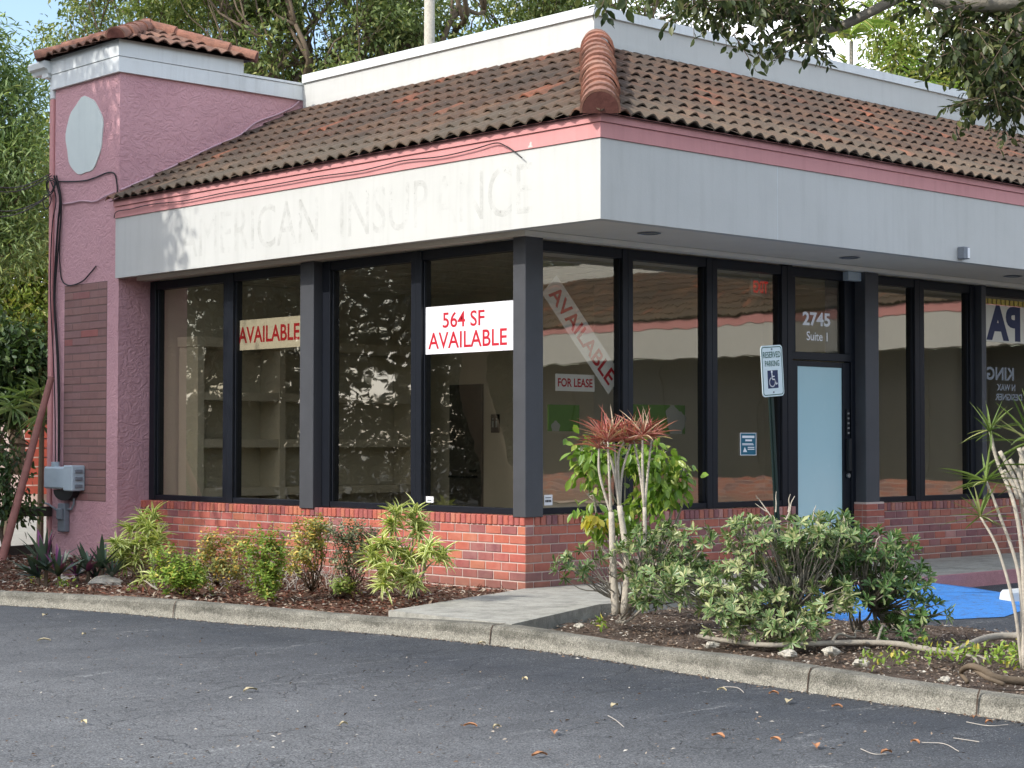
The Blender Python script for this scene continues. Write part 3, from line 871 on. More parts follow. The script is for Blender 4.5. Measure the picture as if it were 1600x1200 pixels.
# ------------------------------------------------------------------ tile roofs
def tile_profile(f):
    # S-tile: tall round hump, narrow trough
    return 0.047 * (0.5 - 0.5 * math.cos(2 * math.pi * f)) ** 0.75
def tile_slope(mb, O, U, H, L, run, tan, lo=None, hi=None, cw=0.186, cl=0.36, prof=tile_profile, scale=1.0):
    O, U, H = (np.array(q, float) for q in (O, U, H))
    cs = 1 / math.hypot(1, tan); sn = tan * cs
    S = H * cs + np.array([0, 0, sn]); N = np.cross(U, S)
    if N[2] < 0: N = -N
    slen = run / cs; nc_ = int(math.ceil(slen / cl)); nt = int(math.ceil(L / cw)) + 1
    K = 8
    for i in range(nc_):
        s0, s1 = i * cl, min((i + 1) * cl * 1.0 + 0.05, slen + 0.02)
        for j in range(nt):
            js, jo_ = random.uniform(-.012, .012), random.uniform(-.004, .006)
            ua, ub = j * cw, (j + 1) * cw
            l0 = lo(s0 * cs) if lo else 0.0; h0 = hi(s0 * cs) if hi else L
            l1 = lo(s1 * cs) if lo else 0.0; h1 = hi(s1 * cs) if hi else L
            if ub <= l0 + 0.01 or ua >= h0 - 0.01: continue
            row0, row1, row2 = [], [], []
            for k in range(K + 1):
                f = k / K; u = ua + cw * f
                hgt = prof(f)
                u0 = min(max(u, l0), h0); u1 = min(max(u, l1), h1)
                row0.append(O + U * u0 + S * (s0 + js) + N * (hgt + 0.032 + jo_))
                row1.append(O + U * u1 + S * s1 + N * (hgt * 0.94 + 0.004))
                row2.append(O + U * u0 + S * (s0 + js) + N * (hgt + 0.017 + jo_))
            fs = []
            for k in range(K):
                fs += [(k, k + 1, K + 2 + k, K + 1 + k), (2 * K + 2 + k, 2 * K + 3 + k, k + 1, k)]
            mb.add(row0 + row1 + row2, fs)
    # decking under the tiles
    def edge(s, off):
        l = lo(s * cs) if lo else 0.0; h = hi(s * cs) if hi else L
        return O + U * l + S * s - N * off, O + U * h + S * s - N * off
    a, b2 = edge(0.03, 0.006); c2, d2 = edge(slen, 0.006)
    mb.cur = 1
    if np.linalg.norm(d2 - c2) > 0.02: mb.face([a, b2, d2, c2])
    else: mb.face([a, b2, c2])
    mb.cur = 0

def hip_caps(parent, A, B_, n, r0, r1, mats, name='hip_tile', n_out=None, end_mortar=True, lift=0.03, squash=1.0):
    A, B_ = np.array(A, float), np.array(B_, float)
    t = (B_ - A); Lh = np.linalg.norm(t); t /= Lh
    side = np.cross(t, (0, 0, 1.0)); side /= np.linalg.norm(side); up = np.cross(side, t)
    K = 12; step = Lh / n
    mb = MB()
    for i in range(n):
        sa, sb = i * step - 0.01, (i + 1) * step + 0.07
        rr = 1 + random.uniform(-.03, .03); ja = random.uniform(-.012, .012)
        rings = []
        for (s_, r_, th) in ((sa, r0 * rr, 0), (sb, r1 * rr, 0), (sb, (r1 - 0.03) * rr, 0), (sa, (r0 - 0.024) * rr, 0)):
            rg = []
            for k in range(K + 1):
                an = math.pi * (-0.06 + 1.12 * k / K)
                rg.append(A + t * s_ + side * (math.cos(an) * r_ + ja) + up * (math.sin(an) * r_ * squash + lift + 0.006 * (1 if s_ == sa else 0)))
            rings.append(rg)
        fs = []
        for q in range(4):
            q2 = (q + 1) % 4
            for k in range(K): fs.append((q * (K + 1) + k, q * (K + 1) + k + 1, q2 * (K + 1) + k + 1, q2 * (K + 1) + k))
        mb.add(sum(rings, []), fs)
    o = mb.build(name, mats, parent, smooth=False)
    if end_mortar:
        mb = MB(); ctr = []
        for k in range(K + 1):
            an = math.pi * (-0.06 + 1.12 * k / K); r_ = r0 - 0.02
            ctr.append(A - t * 0.012 + side * math.cos(an) * r_ + up * (math.sin(an) * r_ * squash + lift))
        bk = [p + t * 0.3 for p in ctr]; m_ = K + 1
        mb.add(ctr + bk, [tuple(range(m_))] + [(i, (i + 1) % m_, (i + 1) % m_ + m_, i + m_) for i in range(m_)])
        mb.build('mortar', M['mortar_red'], o)
    return o

EX, EY, EZ = -OA - 0.09, -OB - 0.09, H3 - 0.03
RUN = PX - EX
TAN = (HR - EZ - 0.02) / RUN
b = MB()
tile_slope(b, (EX, EY, EZ), (0, 1, 0), (1, 0, 0), LY + 0.07 - EY, RUN, TAN, lo=lambda h: h)
rl = b.build('tiled_roof', [M['tile'], M['black']], shop, fix=False)
b = MB()
tile_slope(b, (EX, EY, EZ), (1, 0, 0), (0, 1, 0), XE + 1 - EX, RUN, TAN, lo=lambda h: h)
rr_ = b.build('tiled_roof', [M['tile'], M['black']], shop, fix=False)
hip_caps(rl, (EX + 0.02, EY + 0.02, EZ + 0.04), (PX - 0.03, QY - 0.06, HR + 0.02), 13, 0.178, 0.155, M['tile_hip'], lift=-0.005, squash=1.0)

# pyramid cap of the tower
ax0, ax1, ay0, ay1 = TX - 0.16, XB + 0.10, LY - 0.16, TY + 0.16
zc = HW - 0.015; apx, apy, apz = 0.52, 7.43, HW + 0.50
half_y = (ay1 - ay0) / 2; half_x = (ax1 - ax0) / 2
apx, apy = (ax0 + ax1) / 2, (ay0 + ay1) / 2
capm = MB()
kx = half_x / half_y
tx_, ty_ = 0.40 / half_x, 0.40 / half_y
tile_slope(capm, (ax0, ay0, zc), (0, 1, 0), (1, 0, 0), ay1 - ay0, half_x, tx_, lo=lambda h: h / kx, hi=lambda h: (ay1 - ay0) - h / kx, cl=0.33)
tile_slope(capm, (ax0, ay0, zc), (1, 0, 0), (0, 1, 0), ax1 - ax0, half_y, ty_, lo=lambda h: h * kx, hi=lambda h: (ax1 - ax0) - h * kx, cl=0.33)
tile_slope(capm, (ax1, ay0, zc), (0, 1, 0), (-1, 0, 0), ay1 - ay0, half_x, tx_, lo=lambda h: h / kx, hi=lambda h: (ay1 - ay0) - h / kx, cl=0.33)
tile_slope(capm, (ax0, ay1, zc), (1, 0, 0), (0, -1, 0), ax1 - ax0, half_y, ty_, lo=lambda h: h * kx, hi=lambda h: (ax1 - ax0) - h * kx, cl=0.33)
cp = capm.build('tower_roof', [M['tile_mix'], M['black']], shop, fix=False)
apex = (apx, apy, zc + 0.40)
for (cx_, cy_) in ((ax0, ay0), (ax0, ay1), (ax1, ay0), (ax1, ay1)):
    hip_caps(cp, (cx_, cy_, zc + 0.02), (apx, apy, apex[2] + 0.03), 4, 0.125, 0.106, M['tile_hip'], lift=0.0, squash=0.9)

# ------------------------------------------------------------------ fascia, trim, soffit, parapets
def ell(mb, x, y, th, z0, z1, ylen, xlen):
    """L-shaped board round the corner: outer planes x and y, mitred as one solid"""
    o = [(x, ylen), (x, y), (xlen, y), (xlen, y + th), (x + th, y + th), (x + th, ylen)]
    m = len(o)
    mb.add([(a, c, z0) for a, c in o] + [(a, c, z1) for a, c in o],
           [(0, 1, 4, 5), (1, 2, 3, 4), (6, 7, 10, 11), (7, 8, 9, 10)] + [(i, (i + 1) % m, (i + 1) % m + m, i + m) for i in range(m)])
b = MB(); ell(b, -OA, -OB, 0.10, H1, H2, LY - 0.004, XE)
fas = b.build('fascia', M['white'], shop)
b = MB(); ell(b, -OA - 0.015, -OB - 0.015, 0.10, H2 + 0.003, H2 + 0.135, LY - 0.004, XE); ell(b, -OA - 0.032, -OB - 0.032, 0.10, H2 + 0.139, H3, LY - 0.004, XE)
b.build('pink_trim', M['pink_paint'], shop)
b = MB(); cpp = on(829, 222, 0, -OA - 0.016)
b.add([(-OA - 0.0168, cpp[1] + q * .028, cpp[2] + z * .028 - .02) for q, z in ((-1.2, -1), (-.5, -.3), (-.6, .5), (-.1, .9), (.5, .3), (.4, -.2), (1.0, -.5), (1.1, -1.05))], [tuple(range(8))])
b.build('chipped_paint', M['white'], fas)
# joints of the fascia sheets on the long side
for x in (2.05, 9.25):
    b = MB(); b.box(x, x + 0.006, -OB - 0.0015, -OB + 0.02, H1 + 0.002, H2 - 0.003); b.build('sheet_joint', M['white_metal'], fas)
# ghost of the removed letters
t = NT('letter_ghost')
gm = t.ramp(t.noise(7, 8, 0.78), [(0.42, 0.0), (0.66, 1.0)])
gs = t.ramp(t.noise(22, 5, 0.75), [(0.62, 0.0), (0.68, 1.0)])
gb = t.ramp(t.noise(1.7, 3, 0.6), [(0.38, 0.1), (0.62, 1.0)])
ga = t.math('MULTIPLY', gb, t.math('MAXIMUM', t.math('MULTIPLY', gm, 0.24), t.math('MULTIPLY', gs, 0.7)))
t.fin(t.mix(gs, (0.30, 0.29, 0.25), (0.18, 0.16, 0.12)), 0.8, None, 0.1)
t.l.new(ga, t.p.inputs['Alpha'])
M['ghost'] = t.m
p0, p1 = on(282, 350, 0, -OA), on(832, 300, 0, -OA)
wid = p0[1] - p1[1]
text_mesh('letter_ghost', 'AMERICAN  INSURANCE', (-OA - 0.002, (p0[1] + p1[1]) / 2, H1 + 0.36), (0, -1, 0), (0, 0, 1), wid, 0.47, M['ghost'], fas, bold=0.0)
# soffit
b = MB()
b.add([(-OA + 0.1, -OB + 0.1, H1 + 0.035), (XE, -OB + 0.1, H1 + 0.035), (XE, 0.10, H1 + 0.035), (0.12, 0.10, H1 + 0.035), (0.12, LY, H1 + 0.035), (-OA + 0.1, LY, H1 + 0.035)], [(0, 1, 2, 3), (0, 3, 4, 5)])
b.build('soffit', M['soffit'], shop)
b = MB(); ell(b, -0.10, -0.10, 0.14, H1 - 0.015, H1 + 0.03, LY - 0.01, XE)
b.build('soffit_trim', M['soffit'], shop)
for (x, y) in ((0.95, -0.70), (4.2, -0.62), (7.4, -0.63)):
    b = MB()
    K = 20
    for r_a, r_b, za, zb in ((0.115, 0.09, H1 + 0.028, H1 + 0.022), (0.09, 0.085, H1 + 0.022, H1 + 0.034)):
        for k in range(K):
            a0, a1 = 2 * math.pi * k / K, 2 * math.pi * (k + 1) / K
            b.face([(x + r_a * math.cos(a0), y + r_a * math.sin(a0), za), (x + r_a * math.cos(a1), y + r_a * math.sin(a1), za),
                    (x + r_b * math.cos(a1), y + r_b * math.sin(a1), zb), (x + r_b * math.cos(a0), y + r_b * math.sin(a0), zb)])
    o = b.build('recessed_light', M['dull_metal'], shop)
    b = MB(); b.face([(x + 0.086 * math.cos(2 * math.pi * k / K), y + 0.086 * math.sin(2 * math.pi * k / K), H1 + 0.031) for k in range(K)])
    b.build('lens', M['steel'], o)
# parapets
b = MB()
b.box(PX, PX + 0.18, QY, LY - 0.05, HR - 0.35, HP - 0.06)
b.box(PX + 0.18, XE + 8, QY, QY + 0.18, HR - 0.35, HP - 0.06)
pa = b.build('parapet', M['white'], shop)
b = MB(); ell(b, PX - 0.03, QY - 0.03, 0.26, HP - 0.075, HP + 0.03, LY - 0.065, XE + 8)
b.build('coping', M['white_metal'], pa)
b = MB(); ell(b, PX - 0.012, QY - 0.012, 0.02, HR - 0.3, HR + 0.09, LY - 0.07, XE + 8)
b.build('flashing', M['white'], pa)
# flat roof deck and rear walls keep the sun out of the rooms
b = MB()
b.face([(PX, QY, 5.2), (XE + 8, QY, 5.2), (XE + 8, 12.0, 5.2), (PX, 12.0, 5.2)])
b.build('roof_deck', M['dull_metal'], shop)
b = MB(); b.box(XE - 0.1, XE + 8, 0.2, 12.0, -0.1, 5.2); b.box(PX + 0.2, XE - 0.1, 11.8, 12.0, -0.1, 5.6); b.box(PX + 0.2, PX + 0.4, TY, 11.8, -0.1, 5.6)
b.build('rear_wall', M['pink'], shop)

# ------------------------------------------------------------------ window fronts
def pane(parent, axis, u0, u1, z0, z1, plane=0.14):
    b = MB()
    if axis == 'y': b.face([(plane, u0, z0), (plane, u1, z0), (plane, u1, z1), (plane, u0, z1)])
    else: b.face([(u0, plane, z0), (u1, plane, z0), (u1, plane, z1), (u0, plane, z1)])
    return b.build('pane', M['glass'], parent)
def window(axis, u0, u1, z0, z1, fl_, fr_, fb=0.06, ft=0.10):
    """frame from u0-fl to u1+fr round a glass u0..u1"""
    b = MB(); d0, d1 = 0.075, 0.20
    def bx(a, c, za, zb, e=0.0):
        if axis == 'y': b.bbox(d0 + e, d1, a, c, za, zb, 0.004)
        else: b.bbox(a, c, d0 + e, d1, za, zb, 0.004)
    bx(u0 - fl_, u0, z0 - fb, z1 + ft); bx(u1, u1 + fr_, z0 - fb, z1 + ft)
    bx(u0 + 0.001, u1 - 0.001, z0 - fb, z0, 0.01); bx(u0 + 0.001, u1 - 0.001, z1, z1 + ft, 0.01)
    # glazing beads
    bx(u0 + 0.001, u0 + 0.014, z0 + 0.001, z1 - 0.001, 0.035); bx(u1 - 0.014, u1 - 0.001, z0 + 0.001, z1 - 0.001, 0.035)
    o = b.build('window', M['dark'], shop)
    pane(o, axis, u0, u1, z0, z1)
    return o
ZB, ZT = 0.745, 3.20
LW = [(5.09, 6.52, 0.094, 0.12), (3.46, 4.90, 0.03, 0.094), (1.76, 3.10, 0.079, 0.13), (0.16, 1.60, 0.02, 0.079)]
lwin = [window('y', a, c, ZB, ZT, f0, f1) for a, c, f0, f1 in LW]
RW = [(0.20, 1.41, 0.02, 0.074), (1.56, 2.68, 0.074, 0.084), (2.85, 3.92, 0.084, 0.09), (5.54, 6.41, 0.03, 0.094), (6.60, 7.58, 0.094, 0.09), (7.90, 9.2, 0.08, 0.09), (9.38, 10.6, 0.08, 0.09), (10.78, 12.1, 0.08, 0.09), (12.28, 13.5, 0.08, 0.09), (13.68, 14.9, 0.08, 0.09), (15.08, 16.3, 0.08, 0.09), (16.48, 17.7, 0.08, 0.09), (17.88, 19.3, 0.08, 0.25)]
rwin = [window('x', a, c, ZB, ZT, f0, f1) for a, c, f0, f1 in RW]
b = MB(); b.bbox(7.70, 7.80, -0.005, 0.19, ZB - 0.06, ZT + 0.10, 0.004); b.build('bright_mullion', M['column'], shop)
# columns
b = MB(); b.bbox(-0.022, 0.215, -0.022, 0.15, HS - 0.012, H1 + 0.02, 0.006); b.build('corner_column', M['column'], shop)
b = MB(); b.bbox(-0.035, 0.20, 3.24, 3.48, HS - 0.014, H1 - 0.02, 0.006); b.build('column', M['column'], shop)
b = MB(); b.bbox(5.255, 5.51, -0.055, 0.2, 0.685, H1 - 0.02, 0.006); b.build('door_post', M['column'], shop)
# door with transom
b = MB()
b.bbox(4.012, 4.10, 0.07, 0.2, 0.0, H1, 0.004)
b.bbox(5.185, 5.30, 0.09, 0.199, 0.0, H1, 0.004)
b.bbox(4.101, 5.184, 0.08, 0.2, 2.285, 2.37, 0.004); b.bbox(4.101, 5.184, 0.08, 0.2, 3.20, 3.30, 0.004)
b.bbox(5.06, 5.184, 0.085, 0.2, 2.371, 3.199, 0.004); b.bbox(4.101, 4.17, 0.085, 0.2, 2.371, 3.199, 0.004)
df = b.build('door_frame', M['dark'], shop)
b = MB(); b.face([(4.17, 0.14, 2.371), (5.06, 0.14, 2.371), (5.06, 0.14, 3.199), (4.17, 0.14, 3.199)])
trp = b.build('pane', M['clear_glass'], df)
b = MB(); b.face([(4.80, 0.165, 2.371), (5.06, 0.165, 2.371), (5.06, 0.165, 3.199), (4.80, 0.165, 3.199)])
b.build('blind', M['int_door'], df)
b = MB()
b.bbox(4.11, 4.235, 0.11, 0.16, 0.02, 2.275, 0.004); b.bbox(5.05, 5.18, 0.11, 0.16, 0.02, 2.275, 0.004)
b.bbox(4.236, 5.049, 0.112, 0.158, 0.02, 0.26, 0.004); b.bbox(4.236, 5.049, 0.112, 0.158, 2.215, 2.275, 0.004)
dr = b.build('door', M['dark'], shop)
b = MB(); b.box(4.236, 5.049, 0.128, 0.145, 0.26, 2.215); b.build('frosted_glass', M['frost'], dr)
b = MB(); b.bbox(5.09, 5.14, 0.05, 0.11, 1.05, 1.42, 0.008); b.bbox(5.095, 5.135, 0.085, 0.11, 1.45, 1.75, 0.006); b.build('lockset', M['black'], dr)
b = MB(); b.tube([(5.115, 0.10, 1.0), (5.115, 0.075, 1.0)], 0.025, 14); b.build('lock', M['steel'], dr)
for k in range(5):
    b = MB(); b.bbox(5.10, 5.13, 0.078, 0.086, 1.47 + k * 0.055, 1.49 + k * 0.055, 0.002); b.build('keypad_button', M['steel'], dr)
b = MB(); b.bbox(5.02, 5.32, 0.0, 0.085, 3.20, 3.30, 0.005); b.build('door_closer', M['grey_metal'], shop)
text_mesh('door_number', '2745', (4.61, 0.1388, 2.745), (1, 0, 0), (0, 0, 1), 0.50, 0.155, M['vinyl'], df, bold=0.03)
text_mesh('suite_lettering', 'Suite 1', (4.62, 0.1388, 2.555), (1, 0, 0), (0, 0, 1), 0.38, 0.10, M['vinyl'], df, bold=0.012)

# ------------------------------------------------------------------ room behind the glass
b = MB(); b.face([(0.2, 0.2, 0.01), (XE, 0.2, 0.01), (XE, 9.0, 0.01), (0.2, 9.0, 0.01)]); b.build('shop_floor', M['int_floor'], shop)
b = MB()
b.face([(0.13, 0.13, 3.33), (XE, 0.13, 3.33), (XE, 9.0, 3.33), (0.13, 9.0, 3.33)])
ce = b.build('ceiling', M['int_ceil'], shop)
b = MB()
for k in range(1, 20): b.box(0.15 + k * 0.61, 0.175 + k * 0.61, 0.2, 6.6, 3.318, 3.327)
for k in range(1, 11): b.box(0.2, 12.0, 0.15 + k * 0.61, 0.175 + k * 0.61, 3.3195, 3.3275)
b.build('ceiling_grid', M['soffit'], ce)
b = MB()
b.face([(0.16, 6.56, 0.01), (4.4, 6.56, 0.01), (4.4, 6.56, 3.33), (0.16, 6.56, 3.33)])
b.face([(4.4, 6.56, 0.01), (4.4, 3.4, 0.01), (4.4, 3.4, 3.33), (4.4, 6.56, 3.33)])
b.face([(4.4, 3.4, 0.01), (7.7, 3.4, 0.01), (7.7, 3.4, 3.33), (4.4, 3.4, 3.33)])
b.face([(7.7, 0.2, 0.01), (7.7, 9, 0.01), (7.7, 9, 3.33), (7.7, 0.2, 3.33)])
b.face([(7.8, 6.0, 0.01), (12.19, 6.0, 0.01), (12.19, 6.0, 3.33), (7.8, 6.0, 3.33)])
b.face([(12.21, 6.1, 0.01), (XE - .1, 6.1, 0.01), (XE - .1, 6.1, 3.33), (12.21, 6.1, 3.33)])
b.face([(12.2, 0.2, 0.01), (12.2, 9, 0.01), (12.2, 9, 3.33), (12.2, 0.2, 3.33)])
b.build('inner_wall', M['int_wall'], shop)
sh = thing('shelf_unit', 'built in cream shelf unit along the back wall behind the windows', 'shelf', (2.1, 6.4, 0))
b = MB()
for x in (0.42, 1.62, 3.78):
    b = MB(); b.box(x, x + 0.09, 6.12, 6.53, 0.02, 2.52); b.build('upright', M['shelf'], sh)
for z in (0.72, 1.31, 1.88):
    b = MB(); b.box(0.512, 1.619, 6.13, 6.52, z, z + 0.10); b.box(1.712, 3.779, 6.13, 6.52, z, z + 0.10); b.build('shelf', M['shelf'], sh)
b = MB(); b.box(0.4, 3.9, 6.11, 6.54, 2.522, 2.64); b.build('top_board', M['shelf'], sh)
b = MB(); b.box(0.512, 3.779, 6.535, 6.55, 0.02, 2.5); b.build('back_panel', M['int_wall'], sh)
b = MB(); b.box(4.36, 4.395, 5.42, 6.06, 0.02, 2.14)
rd = b.build('restroom_door', M['int_door'], shop)
b = MB(); b.tube([(4.33, 5.5, 1.0), (4.33, 5.62, 1.0)], 0.018, 8); b.build('handle', M['black'], rd)
b = MB(); b.tube([(4.30, 5.45, 0.92), (4.30, 6.0, 0.92)], 0.016, 8); b.build('push_bar', M['black'], rd)
rs = thing('restroom_sign', 'small black restroom sign on the inner wall beside the dark door', 'sign', (4.39, 5.18, 1.62))
b = MB(); b.bbox(4.375, 4.392, 5.10, 5.26, 1.50, 1.74, 0.004); b.build('plate', M['black'], rs)
b = MB()
for s_ in (-0.035, 0.035):
    b.box(4.370, 4.3745, 5.18 + s_ - 0.015, 5.18 + s_ + 0.015, 1.57, 1.655)
    b.add([(4.372, 5.18 + s_ + 0.014 * math.cos(a), 1.678 + 0.014 * math.sin(a)) for a in np.linspace(0, 6.28, 9)[:-1]], [tuple(range(8))])
b.build('figure', M['grey_metal'], rs)

# ------------------------------------------------------------------ signs on and behind the glass
def board(name, label, cat, cen, rgt, up, w_, h_, mat, th=0.006):
    t_ = thing(name, label, cat, tuple(cen))
    nrm = np.cross(rgt, up)
    b = MB(); b.obox(np.array(cen), rgt, up, nrm, w_ / 2, h_ / 2, th / 2)
    b.build('board', mat, t_)
    return t_, np.array(cen, float) + nrm * (th / 2 + 0.0015)
Yv, Xv, Zv = np.array([0, -1.0, 0]), np.array([1.0, 0, 0]), np.array([0, 0, 1.0])
t_, c_ = board('window_sign', 'bright white sign reading 564 SF AVAILABLE on the window glass', 'sign', (0.128, 0.965, 2.49), Yv, Zv, 1.33, 0.475, M['sign_white'])
text_mesh('lettering', '564 SF', c_ + np.array([0, 0.05, 0.095]), Yv, Zv, 0.62, 0.155, M['red'], t_, bold=0.012)
text_mesh('lettering', 'AVAILABLE', c_ + np.array([0, 0, -0.105]), Yv, Zv, 1.16, 0.165, M['red'], t_, bold=0.012)
t_, c_ = board('window_sign', 'cream sign reading AVAILABLE behind the dim left window', 'sign', (0.165, 4.33, 2.585), Yv, Zv, 1.26, 0.34, M['sign_cream'])
text_mesh('lettering', 'AVAILABLE', c_ + np.array([0, 0.0, 0.0]), Yv, Zv, 1.16, 0.185, M['red'], t_, bold=0.02)
an = R(-46)
r2 = np.array([math.cos(an), 0, math.sin(an)]); u2 = np.array([-math.sin(an), 0, math.cos(an)])
t_, c_ = board('window_sign', 'pale sign reading AVAILABLE hung on a steep diagonal behind the glass', 'sign', (0.955, 0.19, 2.42), r2, u2, 1.32, 0.27, M['sign_white'])
text_mesh('lettering', 'AVAILABLE', c_, r2, u2, 1.20, 0.165, M['red'], t_, bold=0.02)
t_, c_ = board('window_sign', 'small white FOR LEASE sign hanging level below the diagonal sign', 'sign', (0.90, 0.24, 1.955), Xv, Zv, 0.54, 0.165, M['sign_white'])
text_mesh('lettering', 'FOR LEASE', c_, Xv, Zv, 0.48, 0.085, M['red'], t_, bold=0.025)
t_, c_ = board('window_notice', 'small teal notice with white print stuck low on the window', 'notice', (3.405, 0.132, 1.355), Xv, Zv, 0.26, 0.235, M['teal'])
b = MB()
for (u0, u1, v0, v1) in ((-.10, .10, .065, .09), (-.05, .06, .03, .05), (-.10, .08, .0, .008), (-.10, .09, -.012, -.004), (-.01, .10, -.04, -.03), (-.01, .10, -.06, -.05)):
    b.box(3.405 + u0, 3.405 + u1, 0.1265, 0.1275, 1.355 + v0, 1.355 + v1)
b.add([(3.315, 0.127, 1.27), (3.385, 0.127, 1.27), (3.345, 0.127, 1.325)], [(0, 1, 2)])
b.build('print', M['vinyl'], t_)
b = MB()
for (x0, x1, z0, z1) in ((3.273, 3.28, 1.235, 1.475), (3.53, 3.537, 1.235, 1.475), (3.281, 3.529, 1.469, 1.475), (3.281, 3.529, 1.235, 1.241)): b.box(x0, x1, 0.126, 0.135, z0, z1)
b.build('border', M['vinyl'], t_)
t_, c_ = board('window_sticker', 'tiny white sticker at the foot of the glass right of the corner column', 'sticker', (0.43, 0.134, 0.82), Xv, Zv, 0.11, 0.10, M['vinyl'], 0.003)
b = MB()
for k in range(4): b.box(0.39 + k * 0.021, 0.405 + k * 0.021, 0.1300, 0.1315, 0.80, 0.822)
b.box(0.39, 0.465, 0.1300, 0.1315, 0.84, 0.846)
b.build('print', M['black'], t_)
t_, c_ = board('window_sticker', 'small torn white sticker low on the glass below the 564 SF sign', 'sticker', (0.134, 1.53, 0.80), Yv, Zv, 0.12, 0.06, M['vinyl'], 0.003)
b = MB(); b.box(0.1300, 0.1315, 1.50, 1.56, 0.785, 0.80); b.build('print', M['dull_metal'], t_)
t_ = thing('exit_sign', 'red lettered EXIT sign hung from the ceiling behind the window', 'sign', (3.87, 0.35, 3.07))
b = MB(); b.bbox(3.72, 4.04, 0.34, 0.37, 2.98, 3.17, 0.006); b.build('case', M['int_wall'], t_)
t2 = NT('lit_red'); e_ = t2.n.new('ShaderNodeEmission'); e_.inputs[0].default_value = (1, 0.02, 0.02, 1); e_.inputs[1].default_value = 0.16
t2.l.new(e_.outputs[0], t2.out.inputs['Surface']); M['lit_red'] = t2.m
text_mesh('lettering', 'EXIT', (3.88, 0.336, 3.075), Xv, Zv, 0.25, 0.13, M['lit_red'], t_, bold=0.02)
b = MB(); b.tube([(3.88, 0.355, 3.17), (3.88, 0.355, 3.33)], 0.012, 6); b.build('stem', M['int_wall'], t_)
for nm_, lab_, x0, x1, z0, z1, blobs in (('sign_reflection', 'green reflection of a shop sign with white blossom shapes, laid behind the second pane from the corner', 1.72, 2.62, 1.46, 1.76, ((2.42, 1.66, .10), (2.54, 1.60, .09), (2.47, 1.53, .12), (1.95, 1.50, .10))),
                              ('sign_reflection', 'narrow green reflection of a shop sign, laid behind the pane beside the corner column', 0.62, 1.05, 1.48, 1.74, ((0.72, 1.52, .06),))):
    t_ = thing(nm_, lab_, 'sign_reflection', ((x0 + x1) / 2, .33, z0))
    b = MB(); b.box(x0, x1, .33, .338, z0, z1); b.build('sheet', M['lime'], t_)  # sheet stands in for a shop sign reflected in the glass
    for kb_, (bx_, bz_, br_) in enumerate(blobs):
        b = MB(); m_ = 18
        ring_ = [(bx_ + br_ * (1 + .12 * math.sin(5 * a)) * math.cos(a), bz_ + br_ * (1 + .12 * math.sin(5 * a)) * math.sin(a)) for a in np.linspace(0, 6.2832, m_ + 1)[:-1]]
        b.add([(x, .328 - .002 * kb_, max(z, z0)) for x, z in ring_], [tuple(range(m_))]); b.build('blossom', M['dull_white'], t_)
# next shop: reflected lettering from opposite, modelled as mirrored boards on the glass
t_, c_ = board('reflected_banner', 'reflected cream sign with dark backwards letters PA, laid on the next shop window glass', 'sign', (8.55, 0.132, 2.86), Xv, Zv, 1.22, 0.46, M['sign_cream'])
text_mesh('lettering', 'PA', c_ + np.array([-0.15, 0, 0.01]), Xv, Zv, 0.78, 0.44, M['navy'], t_, bold=0.05, mirror=True)
b = MB()
for k in range(12): b.box(7.96 + k * 0.10, 8.03 + k * 0.10, 0.127, 0.137, 3.10, 3.165)
b.build('slat', M['yellow'], t_)
for txt, lab, cz_, w_, h_, cx_ in (('KING', 'reflected grey letters KING, laid backwards on the glass of the next shop window', 2.235, 0.62, 0.165, 8.34), ('N WAX', 'small reflected grey lettering N WAX, laid backwards under the bigger backwards letters', 2.065, 0.42, 0.085, 8.47), ('DESIGNER', 'small reflected grey lettering DESIGNER, laid backwards lowest on the next shop window', 1.945, 0.62, 0.085, 8.53)):
    o = text_mesh('reflected_lettering', txt, (cx_, 0.1388, cz_), Xv, Zv, w_, h_, M['dull_metal'], None, bold=0.03, mirror=True)
    tag(o, lab, 'lettering')

# wall lamp on the long fascia
t_ = thing('wall_lamp', 'small steel box lamp fixed low on the shaded white fascia', 'lamp', (5.17, -OB, 3.41))
b = MB(); b.bbox(5.115, 5.225, -OB - 0.085, -OB - 0.001, 3.345, 3.475, 0.006); b.build('case', M['dull_metal'], t_)
b = MB(); b.bbox(5.18, 5.222, -OB - 0.09, -OB - 0.0855, 3.355, 3.465, 0.001); b.build('lens', M['vinyl'], t_)

# ------------------------------------------------------------------ wing of the same plaza that mirrors in the windows
wing = thing('shop_wing', 'far wing of the shopping plaza with tiled roof and white fascia', 'building', (20.2, -10, 0))
WX, WY0, WY1 = 20.0, -27.0, -1.45
b = MB(); b.box(WX + 0.9, WX + 10, WY0 + 0.8, 0.0, -0.1, 3.34); b.build('wall', M['dark'], wing)
b = MB(); b.box(WX, WX + 0.1, WY0, WY1, H1, H2); b.build('fascia', M['white'], wing)
b = MB(); b.box(WX - 0.02, WX + 0.1, WY0 - 0.02, WY1, H2 + 0.003, H3); b.build('pink_trim', M['pink_paint'], wing)
b = MB(); b.face([(WX + 0.1, WY0, H1 + 0.03), (WX + 0.9, WY0, H1 + 0.03), (WX + 0.9, WY1, H1 + 0.03), (WX + 0.1, WY1, H1 + 0.03)]); b.build('soffit', M['soffit'], wing)
b = MB(); tile_slope(b, (WX - 0.09, WY0 - 0.09, EZ), (0, 1, 0), (1, 0, 0), WY1 + 0.1 - WY0, RUN, TAN, lo=lambda h: h); b.build('tiled_roof', [M['tile'], M['black']], wing, fix=False)
b = MB(); b.box(WX + RUN - 0.05, WX + RUN + 0.2, WY0 + RUN - 0.1, QY + 1, HR - 0.3, HP); b.build('parapet', M['white'], wing)
b = MB()
